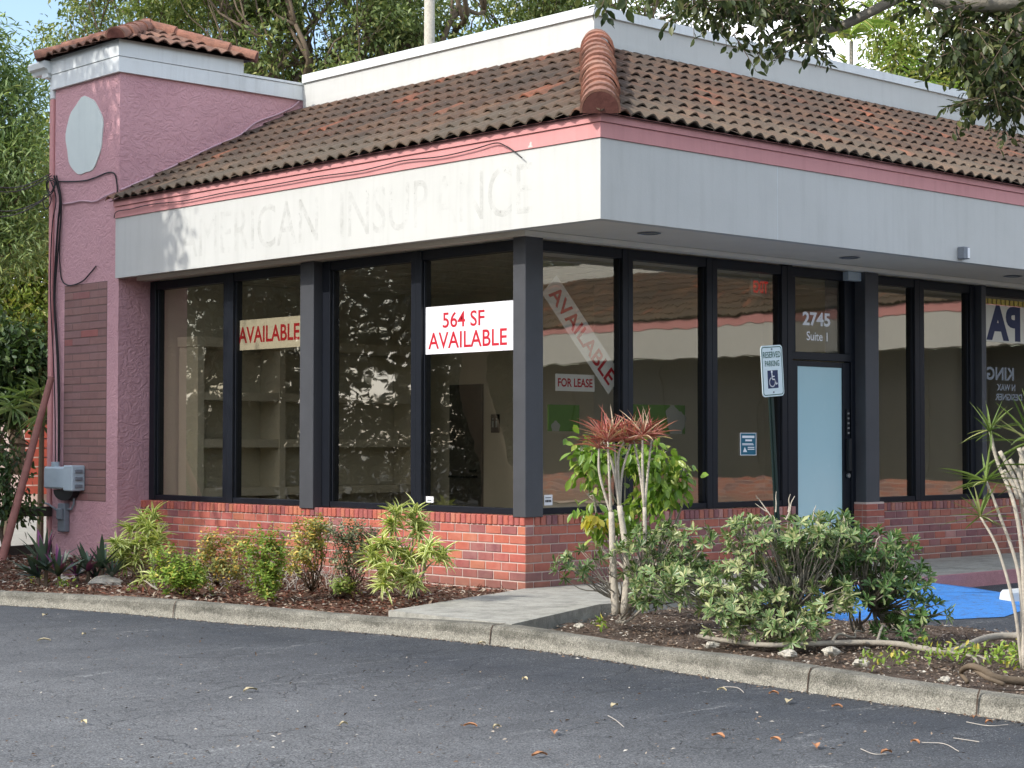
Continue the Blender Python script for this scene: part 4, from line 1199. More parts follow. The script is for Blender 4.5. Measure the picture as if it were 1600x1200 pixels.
for y in np.arange(WY0 + 1.2, WY1 - 1.2, 1.5): b.box(WX + 0.86, WX + 0.895, y, y + 1.36, 0.75, 3.2)
b.build('window', M['dark'], wing)
b = MB(); brick_run(b, WY0 + 0.8, WY1 - 0.3, lambda a, c, z0, z1, d: b.box(WX + 0.80 + d, WX + 0.84, a, c, z0, z1), -0.05, 8, bl=0.22, ch=0.08)
wb_ = b.build('brick_wall', M['brick_mixed'], wing)
b = MB(); b.box(WX + 0.806, WX + 0.895, WY0 + 0.8, WY1 - 0.3, -0.1, 0.58); b.build('mortar', M['mortar'], wb_)

# ------------------------------------------------------------------ meter boxes and cables on the tower
fx = TX
t_ = thing('meter_box', 'pale grey meter box with side hinges on the dark brick panel', 'utility box', (fx, 7.7, 0.93))
b = MB(); b.bbox(fx - 0.16, fx - 0.004, 7.62, 8.14, 0.80, 1.07, 0.02); b.build('body', M['grey_metal'], t_)
b = MB(); b.bbox(fx - 0.185, fx - 0.005, 7.40, 7.615, 0.78, 1.09, 0.012); b.build('cover', M['grey_metal'], t_)
b = MB(); b.tube([(fx - 0.10, 7.95, 1.07), (fx - 0.10, 7.95, 1.13)], 0.05, 12); b.build('hub', M['grey_metal'], t_)
b = MB()
for k in range(3): b.bbox(fx - 0.15, fx - 0.05, 7.375, 7.398, 0.82 + k * 0.09, 0.86 + k * 0.09, 0.004)
b.build('hinge', M['dull_metal'], t_)
b = MB()
for k in range(9):
    a0, a1 = math.pi * k / 9, math.pi * (k + 1) / 9
    b.face([(fx - 0.10, 7.76 + 0.24 * math.cos(a0), 0.785 - 0.13 * math.sin(a0)), (fx - 0.10, 7.76 + 0.24 * math.cos(a1), 0.785 - 0.13 * math.sin(a1)),
            (fx - 0.003, 7.76 + 0.24 * math.cos(a1), 0.785 - 0.13 * math.sin(a1)), (fx - 0.003, 7.76 + 0.24 * math.cos(a0), 0.785 - 0.13 * math.sin(a0))])
b.face([(fx - 0.10, 7.76 + 0.24 * math.cos(math.pi * k / 9), 0.785 - 0.13 * math.sin(math.pi * k / 9)) for k in range(10)])
b.build('bracket', M['black'], t_)
t_ = thing('junction_box', 'small dull grey junction box low on the pink tower wall', 'utility box', (fx, 7.85, 0.45))
b = MB(); b.bbox(fx - 0.08, fx - 0.004, 7.76, 7.93, 0.27, 0.62, 0.01); b.bbox(fx - 0.11, fx - 0.081, 7.78, 7.91, 0.42, 0.56, 0.01); b.build('body', M['dull_metal'], t_)
b = MB(); b.tube([(fx - 0.04, 7.76, 0.55), (fx - 0.04, 7.66, 0.55), (fx - 0.03, 7.62, 0.62), (fx - 0.03, 7.62, 0.75)], 0.014, 8)
b.tube([(fx - 0.04, 7.93, 0.5), (fx - 0.05, 8.05, 0.55), (fx - 0.05, 8.2, 0.60), (fx - 0.05, 8.35, 0.62)], 0.012, 8); b.build('conduit', M['dull_metal'], t_)

def cable(name, label, px, r_, mat, off=0.018, plane=(0, TX), group=None):
    ax, val = plane
    pts = []
    for q in px:
        p = on(q[0], q[1], ax, val); p[ax] = val - off - (q[2] if len(q) > 2 else 0); pts.append(p)
    b = MB(); b.tube(smooth_path(pts, 6), r_, 6)
    o = b.build(name, mat); tag(o, label, 'cable', group)
    return o
cable('cable', 'thin black cable looping over the tower wall just below the oval', [(92, 284), (130, 283), (150, 278), (170, 270), (181, 272), (185, 290), (185, 306)], 0.009, M['cable'])
cable('cable', 'pale cable crossing the tower wall towards the tiled roof edge', [(98, 319), (115, 317), (130, 314), (150, 315), (165, 308), (182, 300)], 0.011, M['cable_pink'])
pts = [on(x, y, 1, LY) for x, y in ((187, 297), (210, 287), (240, 274), (285, 252), (330, 230), (372, 212), (398, 192), (430, 180), (455, 168), (466, 158))]
for p in pts: p[1] -= 0.02
b = MB(); b.tube(smooth_path(pts, 6), 0.012, 6)
tag(b.build('cable', M['cable_pink']), 'pale pink cable running up the tower side wall above the roof', 'cable')
cable('cable', 'black cable hooked in a curve above the dark brick panel', [(97, 330), (95, 380), (96, 420), (100, 440), (112, 446), (130, 440), (142, 428), (152, 416)], 0.008, M['cable'])
for k, (dx, lab) in enumerate(((0, 'thick black cable hanging straight down the tower corner to the meter box'), (5, 'middle black cable of the bundle hanging down the tower corner'), (-6, 'outer black cable of the bundle beside the pink downspout'))):
    cable('cable', lab, [(88 + dx, 275), (97 + dx * .6, 310), (94 + dx, 350), (90 + dx * .8, 410), (88 + dx * .5, 470), (93 + dx * .6, 560), (95 + dx * .5, 640), (95 + dx * .4, 726)], 0.014 - 0.003 * k, M['cable'], off=0.03 + 0.012 * k)
b = MB()
c0 = on(86, 292, 0, TX); c1 = on(80, 316, 0, TX)
for cc, rad in ((c0, 0.11), (c0, 0.085), (c1, 0.10)):
    pp_ = [(TX - 0.06 - 0.01 * math.sin(a * 2), cc[1] + rad * math.cos(a), cc[2] + rad * 0.9 * math.sin(a)) for a in np.linspace(0, 6.5, 26)]
    b.tube(pp_, 0.007, 6)
tag(b.build('cable_coil', M['cable']), 'coiled loops of black cable at the tower corner', 'cable')
wires = [((84, 272), (-40, 283, 19)), ((86, 275), (-40, 292, 19)), ((84, 305), (-40, 322, 19)), ((80, 308), (-40, 334, 19))]
labs = ['topmost black wire reaching the tower from the left', 'second black wire reaching the tower from the left', 'third black wire reaching the tower from the left', 'lowest black wire reaching the tower from the left']
for (a_, e_), lab in zip(wires, labs):
    p = on(a_[0], a_[1], 0, TX); p[0] -= 0.05; q = at(*e_)
    pts = [p + (q - p) * k / 8 - np.array([0, 0, 0.12 * math.sin(math.pi * k / 8)]) for k in range(9)]
    b = MB(); b.tube(pts, 0.007, 5); tag(b.build('wire', M['cable']), lab, 'wire')
# thin cable stapled along the pink trim of the sunny fascia
px = [(180, 341), (184, 331), (205, 327), (236, 320), (262, 317), (290, 314), (330, 306), (355, 301), (410, 292), (450, 285), (500, 276), (560, 268), (600, 259), (634, 251), (690, 245), (740, 234), (775, 224)]
pts = []
for q in px:
    p = on(q[0], q[1], 0, -OA - 0.03); p[0] = -OA - 0.045; pts.append(p)
tail = [on(q[0], q[1], 0, -OA - 0.03) for q in ((790, 227), (805, 236), (818, 247))]
for p in tail: p[0] = -OA - 0.05
b = MB(); b.tube(smooth_path(pts + tail, 5), 0.006, 5)
tag(b.build('cable', M['cable']), 'thin dark cable stapled along the pink trim under the left eave', 'cable')

# ------------------------------------------------------------------ reserved parking sign
base = np.array([1.10, -2.08, -0.05])
tilt = np.array([-0.075, 0.0, 1.0]); tilt /= np.linalg.norm(tilt)
srt = np.array([1.0, 0.0, 0.075]); srt /= np.linalg.norm(srt)
sgc = at(1206.5, 579.5, 16.45)
# put the post through the sign centre
base = sgc - tilt * ((sgc[2] + 0.05) / tilt[2]) + np.array([0, 0.03, 0])
ps = thing('parking_sign', 'white reserved parking sign with wheelchair symbol on a leaning green post', 'sign', tuple(base))
b = MB(); top = sgc + tilt * 0.2 + np.array([0, 0.03, 0])
nseg = 1
nn = np.cross(srt, tilt)
for (o_, hx, hy) in ((0.0, 0.008, 0.012), (-0.022, 0.013, 0.004), (0.022, 0.013, 0.004)):
    b.obox((base + top) / 2 + srt * o_, srt, nn, tilt, hx, hy, np.linalg.norm(top - base) / 2)
b.build('post', M['post_green'], ps)
b = MB()
def rrect(w_, h_, r_, n_=6):
    out = []
    for (cx_, cy_, a0) in ((w_ - r_, h_ - r_, 0), (-w_ + r_, h_ - r_, 90), (-w_ + r_, -h_ + r_, 180), (w_ - r_, -h_ + r_, 270)):
        for k in range(n_ + 1):
            a = R(a0 + 90 * k / n_); out.append((cx_ + r_ * math.cos(a), cy_ + r_ * math.sin(a)))
    return out
SWd, SHt = 0.1525, 0.2285
def to3(q, off): return sgc + srt * q[0] + tilt * q[1] + nn * off
if nn[1] > 0: nn = -nn
o1 = rrect(SWd, SHt, 0.035); m = len(o1)
b.add([to3(q, 0.003) for q in o1] + [to3(q, -0.001) for q in o1], [tuple(range(m)), tuple(range(m, 2 * m))] + [(i, (i + 1) % m, (i + 1) % m + m, i + m) for i in range(m)])
pl = b.build('plate', M['sign_ref'], ps)
b = MB(); oa, ob = rrect(SWd - 0.012, SHt - 0.012, 0.027), rrect(SWd - 0.019, SHt - 0.019, 0.022)
b.add([to3(q, 0.0045) for q in oa] + [to3(q, 0.0045) for q in ob], [(i, (i + 1) % m, (i + 1) % m + m, i + m) for i in range(m)])
b.build('border', M['green'], pl)
text_mesh('lettering', 'RESERVED', to3((0, 0.145), 0.0046), srt, tilt, 0.245, 0.055, M['green'], pl, bold=0.01)
text_mesh('lettering', 'PARKING', to3((0, 0.067), 0.0046), srt, tilt, 0.20, 0.052, M['green'], pl, bold=0.01)
b = MB(); b.add([to3(q, 0.0045) for q in ((-0.073, -0.155), (0.073, -0.155), (0.073, 0.005), (-0.073, 0.005))], [(0, 1, 2, 3)])
b.build('blue_square', M['navy'], pl)
b = MB()
def stroke(pts, w_):
    for (p, q) in zip(pts[:-1], pts[1:]):
        p, q = np.array(p), np.array(q); d = (q - p) / np.linalg.norm(q - p); nrm = np.array([-d[1], d[0]]) * w_ / 2
        b.add([to3(v, 0.006) for v in (p + nrm - d * w_ * .2, q + nrm + d * w_ * .2, q - nrm + d * w_ * .2, p - nrm - d * w_ * .2)], [(0, 1, 2, 3)])
c0_ = np.array([-0.012, -0.10])
stroke([c0_ + 0.04 * np.array([math.cos(a), math.sin(a)]) for a in np.linspace(R(110), R(380), 16)], 0.011)
stroke([(-0.014, -0.02), (-0.010, -0.075), (0.022, -0.077), (0.042, -0.12), (0.058, -0.113)], 0.012)
stroke([(-0.010, -0.05), (0.02, -0.05)], 0.010)
b.add([to3((-0.015 + 0.012 * math.cos(a), -0.008 + 0.012 * math.sin(a)), 0.006) for a in np.linspace(0, 6.28, 13)[:-1]], [tuple(range(12))])
b.build('wheelchair_symbol', M['vinyl'], pl)
b = MB()
for yy in (0.195, -0.19): b.tube([to3((0, yy), 0.002), to3((0, yy), 0.01)], 0.008, 8)
b.build('bolt', M['dull_metal'], pl)

# wheel stop in the car park
t_ = thing('wheel_stop', 'white concrete wheel stop in the right car park beside the blue ramp', 'wheel stop', (4.1, -3.1, ZL))
b = MB(); x0, x1 = 3.35, 5.1; yc = -3.02
pr = [(-0.08, 0.0), (-0.06, 0.10), (-0.035, 0.13), (0.035, 0.13), (0.06, 0.10), (0.08, 0.0)]
m = len(pr)
b.add([(x0, yc + a, ZL + c) for a, c in pr] + [(x1, yc + a, ZL + c) for a, c in pr], [tuple(range(m)), tuple(range(m, 2 * m))] + [(i, (i + 1) % m, (i + 1) % m + m, i + m) for i in range(m)])
b.build('concrete_bar', painted('worn_white_paint', (0.66, 0.68, 0.66), (0.3, 0.3, 0.28), 0.6), t_)

# ------------------------------------------------------------------ trees
def limb_path(a, c, sag=0.0, wob=0.15, n=5):
    a, c = np.array(a, float), np.array(c, float); L = np.linalg.norm(c - a)
    out = []
    for k in range(n + 1):
        t = k / n
        p = a * (1 - t) + c * t + np.array([0, 0, -sag * L * math.sin(math.pi * t)])
        if 0 < k < n: p = p + RNG.normal(0, wob * L * 0.12, 3)
        out.append(p)
    return smooth_path(out, 3)

def clump_leaves(lobes, n, L, W, kind, mat, name, parent, droop=0.3, sub=0.22, per=16, inner=0.25, D=1.0):
    """leaves in many little sprays spread through the lobes"""
    m = max(1, n // per)
    c, d = lumpy(lobes, m, inner)
    sp = unit(d + RNG.normal(0, 0.6, d.shape) + np.array([0, 0, -droop * 0.5]))
    pos = np.repeat(c, per, 0) + RNG.normal(0, sub, (m * per, 3)) * np.array([1, 1, 0.75])
    dr = unit(np.repeat(sp, per, 0) + RNG.normal(0, 0.75, (m * per, 3)) + np.array([0, 0, -droop]))
    up = unit(RNG.normal(0, 0.55, (m * per, 3)) + np.array([0, 0, 1.0]))
    s = RNG.uniform(0.7, 1.2, m * per)
    return leaves(name, kind, pos, dr, up, L * s, W * s, mat, parent, D)

def tree(name, label, base, fork, lobes, r0, bark, leafm, n, L, W, kind='diamond', group=None, droop=0.3, sub=0.25, inner=0.25, extra=0, cat='tree', per=16):
    base = np.array(base, float); fork = np.array(fork, float)
    t_ = thing(name, label, cat, tuple(base), group)
    b = MB()
    b.tube(limb_path(base, fork, 0, 0.25, 4), list(np.linspace(r0 * 1.25, r0 * 0.8, 13)), 10)
    b.build('trunk', bark, t_, smooth=True, fix=False)
    b = MB()
    for c, r in lobes:
        c = np.array(c, float)
        pth = limb_path(fork, c, 0.06, 0.9, 5)
        b.tube(pth, list(np.linspace(r0 * 0.42, r0 * 0.08, len(pth))), 7)
        for k in range(5 + extra):
            d = rvec(1)[0]; d[2] = abs(d[2]) * 0.5 + 0.05
            e = c + d * np.array(r) * 0.85
            q = pth[random.randint(len(pth) // 2, len(pth) - 1)]
            p2 = limb_path(q, e, 0.05, 0.5, 3)
            b.tube(p2, list(np.linspace(r0 * 0.16, r0 * 0.03, len(p2))), 5)
    b.build('limb', bark, t_, smooth=True, fix=False)
    clump_leaves(lobes, n, L, W, kind, leafm, 'crown', t_, droop, sub, per, inner)
    return t_

def rel_lobes(px, py, dep, lst, k=1.0):
    """lobes placed round the world point seen at (px, py, dep); offsets in metres right / away / up"""
    c = at(px, py, dep); f = np.array([FW[0], FW[1], 0]); f /= np.linalg.norm(f)
    r = np.array([RT[0], RT[1], 0])
    return [(c + r * a * k + f * e * k + np.array([0, 0, z * k]), tuple(q * k for q in rad)) for (a, e, z, rad) in lst]

# trees behind the shops
BG = [(205, 30, 40, 'spreading tree behind the tower with thin leafy twigs against the sky'),
      (395, 10, 37, 'dense brown green tree rising behind the low band beside the tower'),
      (600, 0, 38, 'tree with a thick forked grey trunk behind the white parapet'),
      (790, 10, 42, 'loose green tree behind the parapet right of the round pole'),
      (985, -10, 44, 'thin twiggy tree behind the parapet corner')]
for i, (px_, py_, dep, lab) in enumerate(BG):
    lob = rel_lobes(px_, py_, dep, [(RNG.uniform(-2.4, 2.4) * (0.75 if i == 0 else 1), RNG.uniform(-1.2, 1.2), RNG.uniform(-2.4, 2.6), (RNG.uniform(.6, 1.2), 1.0, RNG.uniform(.45, .85))) for k in range(17)])
    if i == 0: lob = [(c + np.array([.35, -.32, 0]), r) for c, r in lob]
    c = at(px_, py_, dep); fk = np.array([c[0], c[1], 5.5]); bs = np.array([c[0] + RNG.uniform(-.5, .5), c[1], -0.1])
    tree('broadleaf_tree', lab, bs, fk, lob, 0.15 if i != 2 else 0.26, M['bark_brown'], M['l_oak'], (12500, 27000, 23000, 17000, 9000)[i], 0.135, 0.06, group='trees behind the shops', droop=0.5, sub=0.19, extra=3, per=34, inner=0.35)
# far backing foliage low behind the parapet
tree('broadleaf_tree', 'dark low tree filling the gap behind the tower roof', at(330, 690, 50), at(330, 300, 50), rel_lobes(330, 40, 50, [(a, 0, z, (1.8, 1.2, 1.3)) for a, z in ((-2, -2.2), (0, -1.8), (2, -2.2), (4, -1.8), (6, -1.6), (8.4, -1.4), (10.5, -1))]), 0.3, M['bark_brown'], M['l_oak'], 9000, 0.2, 0.09, group='trees behind the shops', sub=0.35)
# light tree right of the corner, bamboo and palm behind the long parapet
tree('lime_tree', 'sunlit yellow green tree behind the right parapet', at(1420, 690, 36) * np.array([1, 1, 0]), at(1420, 320, 36), rel_lobes(1420, 120, 36, [(a, 0, z, (.8, .7, .7)) for a, z in ((-.9, -.8), (0, .2), (.9, -.4), (1.9, .3), (-.3, 1.0), (2.6, -.8), (.6, -1.3), (3.4, .6), (3.2, -.4))]), 0.2, M['bark_brown'], M['l_lime'], 17000, 0.15, 0.06, droop=0.5, sub=0.22)
pm = thing('palm', 'palm with arching bright fronds behind the right parapet', 'palm', tuple(at(1440, 690, 31) * np.array([1, 1, 0])))
P_, D_, U_ = [], [], []
stemb = MB()
for k, (px_, py_, n_) in enumerate(((1350, 150, 11), (1400, 160, 12), (1452, 170, 12), (1330, 20, 9), (1500, 190, 12), (1300, 140, 9))):
    dep = 31 + (k % 3) * 0.7
    crown = at(px_, py_ + 45, dep)
    stemb.tube([np.array([crown[0], crown[1], 0.0]), crown], [0.06, 0.035], 8)
    for q in range(n_):
        an = 2.399 * q + k; el = RNG.uniform(0.5, 1.35); Lf = RNG.uniform(1.1, 1.8)
        d0 = np.array([math.cos(an) * math.cos(el), math.sin(an) * math.cos(el), math.sin(el)])
        prev = crown
        for s in range(1, 15):
            t = s / 14
            p = crown + d0 * Lf * t + np.array([0, 0, -0.75 * Lf * t * t * math.cos(el)])
            ax = p - prev; ax /= np.linalg.norm(ax)
            sd = np.cross(ax, (0, 0, 1.0)); sd /= np.linalg.norm(sd) + 1e-6
            for sg in (-1, 1):
                P_.append(p); D_.append(sd * sg * 0.8 + ax * 0.7 + np.array([0, 0, -0.25])); U_.append((0, 0, 1))
            prev = p
stemb.build('stem', M['bark_grey'], pm, fix=False)
leaves('frond', 'blade', P_, D_, U_, RNG.uniform(.22, .42, len(P_)), 0.035, M['l_palm'], pm)

# left of the tower
tree('narrow_leaf_tree', 'tall dense tree with narrow leaves at the left edge beside the tower', at(-40, 700, 27.5), at(-40, 420, 27.5),
     rel_lobes(-40, 230, 27.5, [(a, 0.3 * math.sin(7 * a), z, (.62, .7, .5)) for a, z in ((-.9, 1.2), (-.2, 1.55), (.15, 1.05), (.45, .6), (-.5, .4), (.2, .1), (.55, -.3), (-.2, -.4), (.45, -.9), (-.7, -.9), (.1, -1.3), (-1.2, .1), (-1.3, -1.2), (.6, -1.5))]),
     0.12, M['bark_brown'], M['l_narrow'], 24000, 0.155, 0.032, droop=0.25, sub=0.16, per=18)
tree('broadleaf_tree', 'yellow green tree low behind the narrow leaf tree at the left edge', at(20, 740, 32), at(20, 560, 32),
     rel_lobes(10, 440, 32, [(a, 0, z, (.7, .7, .55)) for a, z in ((-.9, .9), (0, 1.1), (.7, .6), (-.5, .2), (.4, 0), (.8, -.5), (-.9, -.6), (.1, -.8), (.9, 1.5), (-.3, 1.8), (.8, 2.3))]),
     0.12, M['bark_brown'], M['l_lime'], 17000, 0.13, 0.055, droop=0.45, sub=0.2)
tree('leafy_shrub', 'dark green shrub with glossy leaves left of the pink tower', at(10, 860, 25.5), at(15, 730, 25.5),
     rel_lobes(25, 600, 25.5, [(a, 0, z, (.42, .4, .32)) for a, z in ((-.5, .3), (0, .35), (.35, .1), (-.3, -.1), (.1, -.2), (-.7, -.5), (.4, .45), (-.2, .6))]),
     0.05, M['bark_brown'], M['l_dark'], 5000, 0.13, 0.06, kind='oval', droop=0.6, sub=0.16, cat='shrub')
fp = thing('fan_palm', 'small palm with hanging strap leaves beside the leaning stake', 'palm', tuple(at(62, 870, 24.6)))
b = MB(); b.tube([at(62, 870, 24.6), at(66, 640, 24.6)], [0.05, 0.03], 8); b.build('stem', M['bark_brown'], fp)
P_, D_, U_ = [], [], []
for hx, hy in ((62, 612), (40, 625), (72, 650), (20, 640)):
    c = at(hx, hy, 24.6 + RNG.uniform(-.3, .3))
    for k in range(22):
        an = 2.399 * k; el = RNG.uniform(-.5, 1.0)
        P_.append(c); D_.append((math.cos(an) * math.cos(el), math.sin(an) * math.cos(el), math.sin(el))); U_.append((0, 0, 1))
leaves('frond', 'strap', P_, D_, U_, RNG.uniform(.28, .5, len(P_)), 0.032, M['l_narrow'], fp, D=0.9)
tree('leafy_shrub', 'small dark shrub low at the left edge in front of the rail fence', at(0, 900, 22.3), at(5, 810, 22.3),
     rel_lobes(2, 740, 22.3, [(a, 0, z, (.2, .2, .2)) for a, z in ((-.3, .3), (0, .25), (.12, 0), (-.2, -.1), (.05, -.3), (.2, -.4), (-.3, -.45))]),
     0.03, M['bark_brown'], M['l_dark'], 1500, 0.085, 0.04, kind='oval', droop=0.5, sub=0.09, cat='shrub')

# trees across the car park: they shade the tower and show in the left windows
for k, (x, y, zc_, r_, n_, lab) in enumerate(((-7.5, 8.95, 5.9, 2.0, 9000, 'car park tree nearest the pink tower, outside the picture on the left'),
        (-14.4, 8.2, 8.6, 2.8, 10000, 'car park tree shading the left kerb, outside the picture'),
        (-17.0, 16.5, 5.0, 4.6, 15000, 'broad low car park tree mirrored in the left windows, outside the picture'),
        (-22, 24, 6.0, 5.5, 17000, 'big far car park tree mirrored in the left windows, outside the picture'),
        (-14.5, 25, 5.2, 4.8, 15000, 'far car park tree mirrored beside the tower, outside the picture'),
        (-12.5, 34, 6.0, 5.5, 14000, 'farthest car park tree mirrored in the leftmost window, outside the picture'))):
    lob = [((x + RNG.uniform(-.7, .7) * r_, y + RNG.uniform(-.7, .7) * r_, zc_ + RNG.uniform(-.85, .75) * r_), (r_ * .38, r_ * .38, r_ * .30)) for q in range(17)]
    if k == 0: lob = [((x + RNG.uniform(-1.0, 1.0), y + RNG.uniform(-1.3, 1.4), RNG.uniform(4.0, 10.8)), (.9, .9, .75)) for q in range(34)]; n_ = 24000
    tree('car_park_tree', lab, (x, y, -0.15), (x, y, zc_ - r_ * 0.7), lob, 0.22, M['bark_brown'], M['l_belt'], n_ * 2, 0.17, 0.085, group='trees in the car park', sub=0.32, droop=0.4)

hg = []  # added hedge out of view, blocks bright ground in the left window reflections
for k in range(2600):
    t = RNG.uniform(0, 1); a = np.array([-20.0, 13.5]) * (1 - t) + np.array([-10.5, 33.0]) * t
    hg.append((a[0] + RNG.uniform(-.6, .6), a[1] + RNG.uniform(-.4, .4), RNG.uniform(0, 2.3)))
hg = np.repeat(np.array(hg), 8, 0) + RNG.normal(0, .14, (20800, 3))
hd = thing('hedge', 'added long dark hedge across the car park, darkening the left window reflections', 'hedge', (-15.2, 23.2, ZL))
leaves('foliage', 'diamond', hg, RNG.normal(0, 1, hg.shape), unit(RNG.normal(0, .7, hg.shape) + np.array([0, 0, 1])), .20, .11, M['l_belt'], hd)
b = MB()
for k in range(14):
    t = (k + .5) / 14; a = np.array([-20.0, 13.5]) * (1 - t) + np.array([-10.5, 33.0]) * t
    b.tube(limb_path((a[0], a[1], -0.15), (a[0] + .1, a[1], 1.9), 0, .4), list(np.linspace(.04, .012, 16)), 6)
b.build('stem', M['bark_brown'], hd, fix=False)
fw_p = []  # added ring of trees, keeps bright horizon out of the window reflections
for k in range(7200):
    a = RNG.uniform(0, 6.283); q = RNG.uniform(62, 80); h = 11.5 + 1.6 * math.sin(a * 9) + 1.1 * math.sin(a * 23 + 1)
    fw_p.append((q * math.cos(a), q * math.sin(a), RNG.uniform(0, 1) ** .8 * h))
fw_p = np.repeat(np.array(fw_p), 5, 0) + RNG.normal(0, .6, (36000, 3))
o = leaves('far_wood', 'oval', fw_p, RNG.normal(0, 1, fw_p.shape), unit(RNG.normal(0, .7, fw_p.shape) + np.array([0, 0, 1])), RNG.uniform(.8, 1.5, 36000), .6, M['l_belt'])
tag(o, 'added dark belt of far trees hiding the bright horizon round the plaza', 'wood'); o['kind'] = 'stuff'

# overhanging tree at the top right
ot = thing('overhanging_tree', 'tree at the upper right with dark leafy sprays hanging over the roof', 'tree', tuple(at(1900, 1010, 10.6)))
b = MB()
tb = at(1900, 1010, 10.6); tf = at(1880, 60, 10.4)
b.tube(limb_path(tb, tf, 0, 0.1, 4), list(np.linspace(.17, .12, 13)), 10); b.build('trunk', M['bark_grey'], ot, smooth=True, fix=False)
b = MB()
b.tube(smooth_path([tf, at(1720, -6, 10.3), at(1600, -2, 10.3), at(1500, 2, 10.35), at(1440, -14, 10.4), at(1330, -70, 10.7), at(1200, -110, 11), at(1060, -100, 10.6), at(960, -80, 9.0)], 5), list(np.linspace(.085, .018, 41)), 9)
b.tube(limb_path(at(1600, 0, 10.3), at(1560, 140, 10.5), 0, .4), list(np.linspace(.022, .006, 16)), 6)
b.tube(limb_path(at(1640, 0, 10.3), at(1640, 180, 10.6), 0, .4), list(np.linspace(.022, .006, 16)), 6)
b.tube(limb_path(at(1240, -100, 11), at(1230, 40, 11), 0, .4), list(np.linspace(.018, .005, 16)), 6)
b.build('limb', M['bark_grey'], ot, smooth=True, fix=False)
tw = MB(); P_, D_, U_, S_ = [], [], [], []
def spray(px_, py_, dep, dx, dy, L_, nl, ls):
    """a drooping twig carrying alternate leaves"""
    a = at(px_, py_, dep)
    d = RT * dx - UP * dy + FW * RNG.normal(0, 0.35); d /= np.linalg.norm(d)
    pts = [a + d * L_ * t + np.array([0, 0, -0.14 * L_ * t * t]) for t in np.linspace(0, 1, 6)]
    tw.tube(pts, [0.004, .0035, .003, .0025, .002, .0015], 4)
    for k in range(nl):
        t = (k + 1) / nl; p = a + d * L_ * t + np.array([0, 0, -0.14 * L_ * t * t])
        sd = np.cross(d, rvec(1)[0]); sd /= np.linalg.norm(sd)
        P_.append(p); D_.append(sd * 0.9 + d * 0.55 + np.array([0, 0, -0.35])); U_.append(rvec(1)[0] * 0.7 + np.array([0, 0, 1])); S_.append(ls * RNG.uniform(.75, 1.2))
def region(cx_, cy_, rx, ry, dep, n_, bias=(0, 0.45)):
    for k in range(n_):
        an = RNG.uniform(0, 6.28); q = RNG.uniform(0, 1) ** 0.5
        x, y = cx_ + rx * q * math.cos(an), cy_ + ry * q * math.sin(an)
        spray(x, y, dep + RNG.normal(0, .35), bias[0] + RNG.normal(0, .9), bias[1] + RNG.normal(0, .7), RNG.uniform(.12, .26), RNG.integers(7, 13), 0.060)
region(1180, -40, 130, 55, 10.8, 114)
region(1255, 4, 52, 45, 10.8, 67)
region(1110, -13, 52, 26, 10.8, 32)
region(1165, 50, 26, 18, 10.8, 9)
region(1272, 62, 20, 14, 10.8, 9)
region(1570, 47, 92, 55, 10.6, 148)
region(1605, 102, 80, 55, 10.6, 108)
region(1570, 152, 55, 20, 10.7, 40)
region(1505, 52, 36, 40, 10.5, 24)
region(1440, -10, 28, 22, 10.5, 10)
region(1650, -18, 200, 80, 11.3, 94)
region(1400, -153, 320, 50, 11.2, 175)
tw.build('twig', M['bark_brown'], ot, fix=False)
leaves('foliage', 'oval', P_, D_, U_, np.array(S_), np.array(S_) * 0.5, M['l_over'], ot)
# upper crown above the frame
UC = [(at(px_, py_, d_), r_) for px_, py_, d_, r_ in ((1250, -330, 11, (.9, .9, .42)), (1480, -330, 10.6, (.9, .9, .45)), (1720, -300, 10.6, (.9, .9, .5)), (1950, -260, 10.8, (.9, .9, .5)), (1380, -560, 11.2, (1, 1, .5)), (1650, -580, 10.8, (1.1, 1.1, .5)), (1100, -330, 11.4, (.7, .7, .35)), (2080, -60, 10.9, (.8, .8, .45)), (1850, -560, 11, (1, 1, .5)), (1800, -120, 11.3, (.8, .8, .35)), (1550, -150, 11.2, (.9, .8, .3)))]
b = MB()
for c, r_ in UC[:9]:
    pth = limb_path(tf, c, 0.05, .9, 5); b.tube(pth, list(np.linspace(.05, .012, len(pth))), 7)
    for k in range(6):
        d = rvec(1)[0]; e = c + d * np.array(r_) * .85; p2 = limb_path(pth[-4], e, 0.03, .6, 3); b.tube(p2, list(np.linspace(.012, .003, len(p2))), 5)
b.build('limb', M['bark_grey'], ot, smooth=True, fix=False)
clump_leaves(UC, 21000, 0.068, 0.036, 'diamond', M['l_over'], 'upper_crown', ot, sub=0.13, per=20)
# a nearer twig with larger leaves at the top centre
nt = thing('hanging_twig', 'close twig with a few large dark leaves at the top centre over the ridge', 'twig', tuple(at(960, -60, 7.0)))
tw = MB(); P_, D_, U_, S_ = [], [], [], []
for x, y, dx, dy, L_ in ((960, -35, -.4, .8, .13), (950, -20, -.6, .9, .10), (975, -30, .1, 1, .10), (990, -40, .6, .9, .13), (940, -40, -.8, .7, .10), (945, 8, .2, 1, .055)):
    spray(x, y, 7.0, dx, dy, L_, 6, 0.052)
tw.build('twig', M['bark_brown'], nt, fix=False)
leaves('foliage', 'oval', P_, D_, U_, np.array(S_), np.array(S_) * 0.55, M['l_over'], nt)

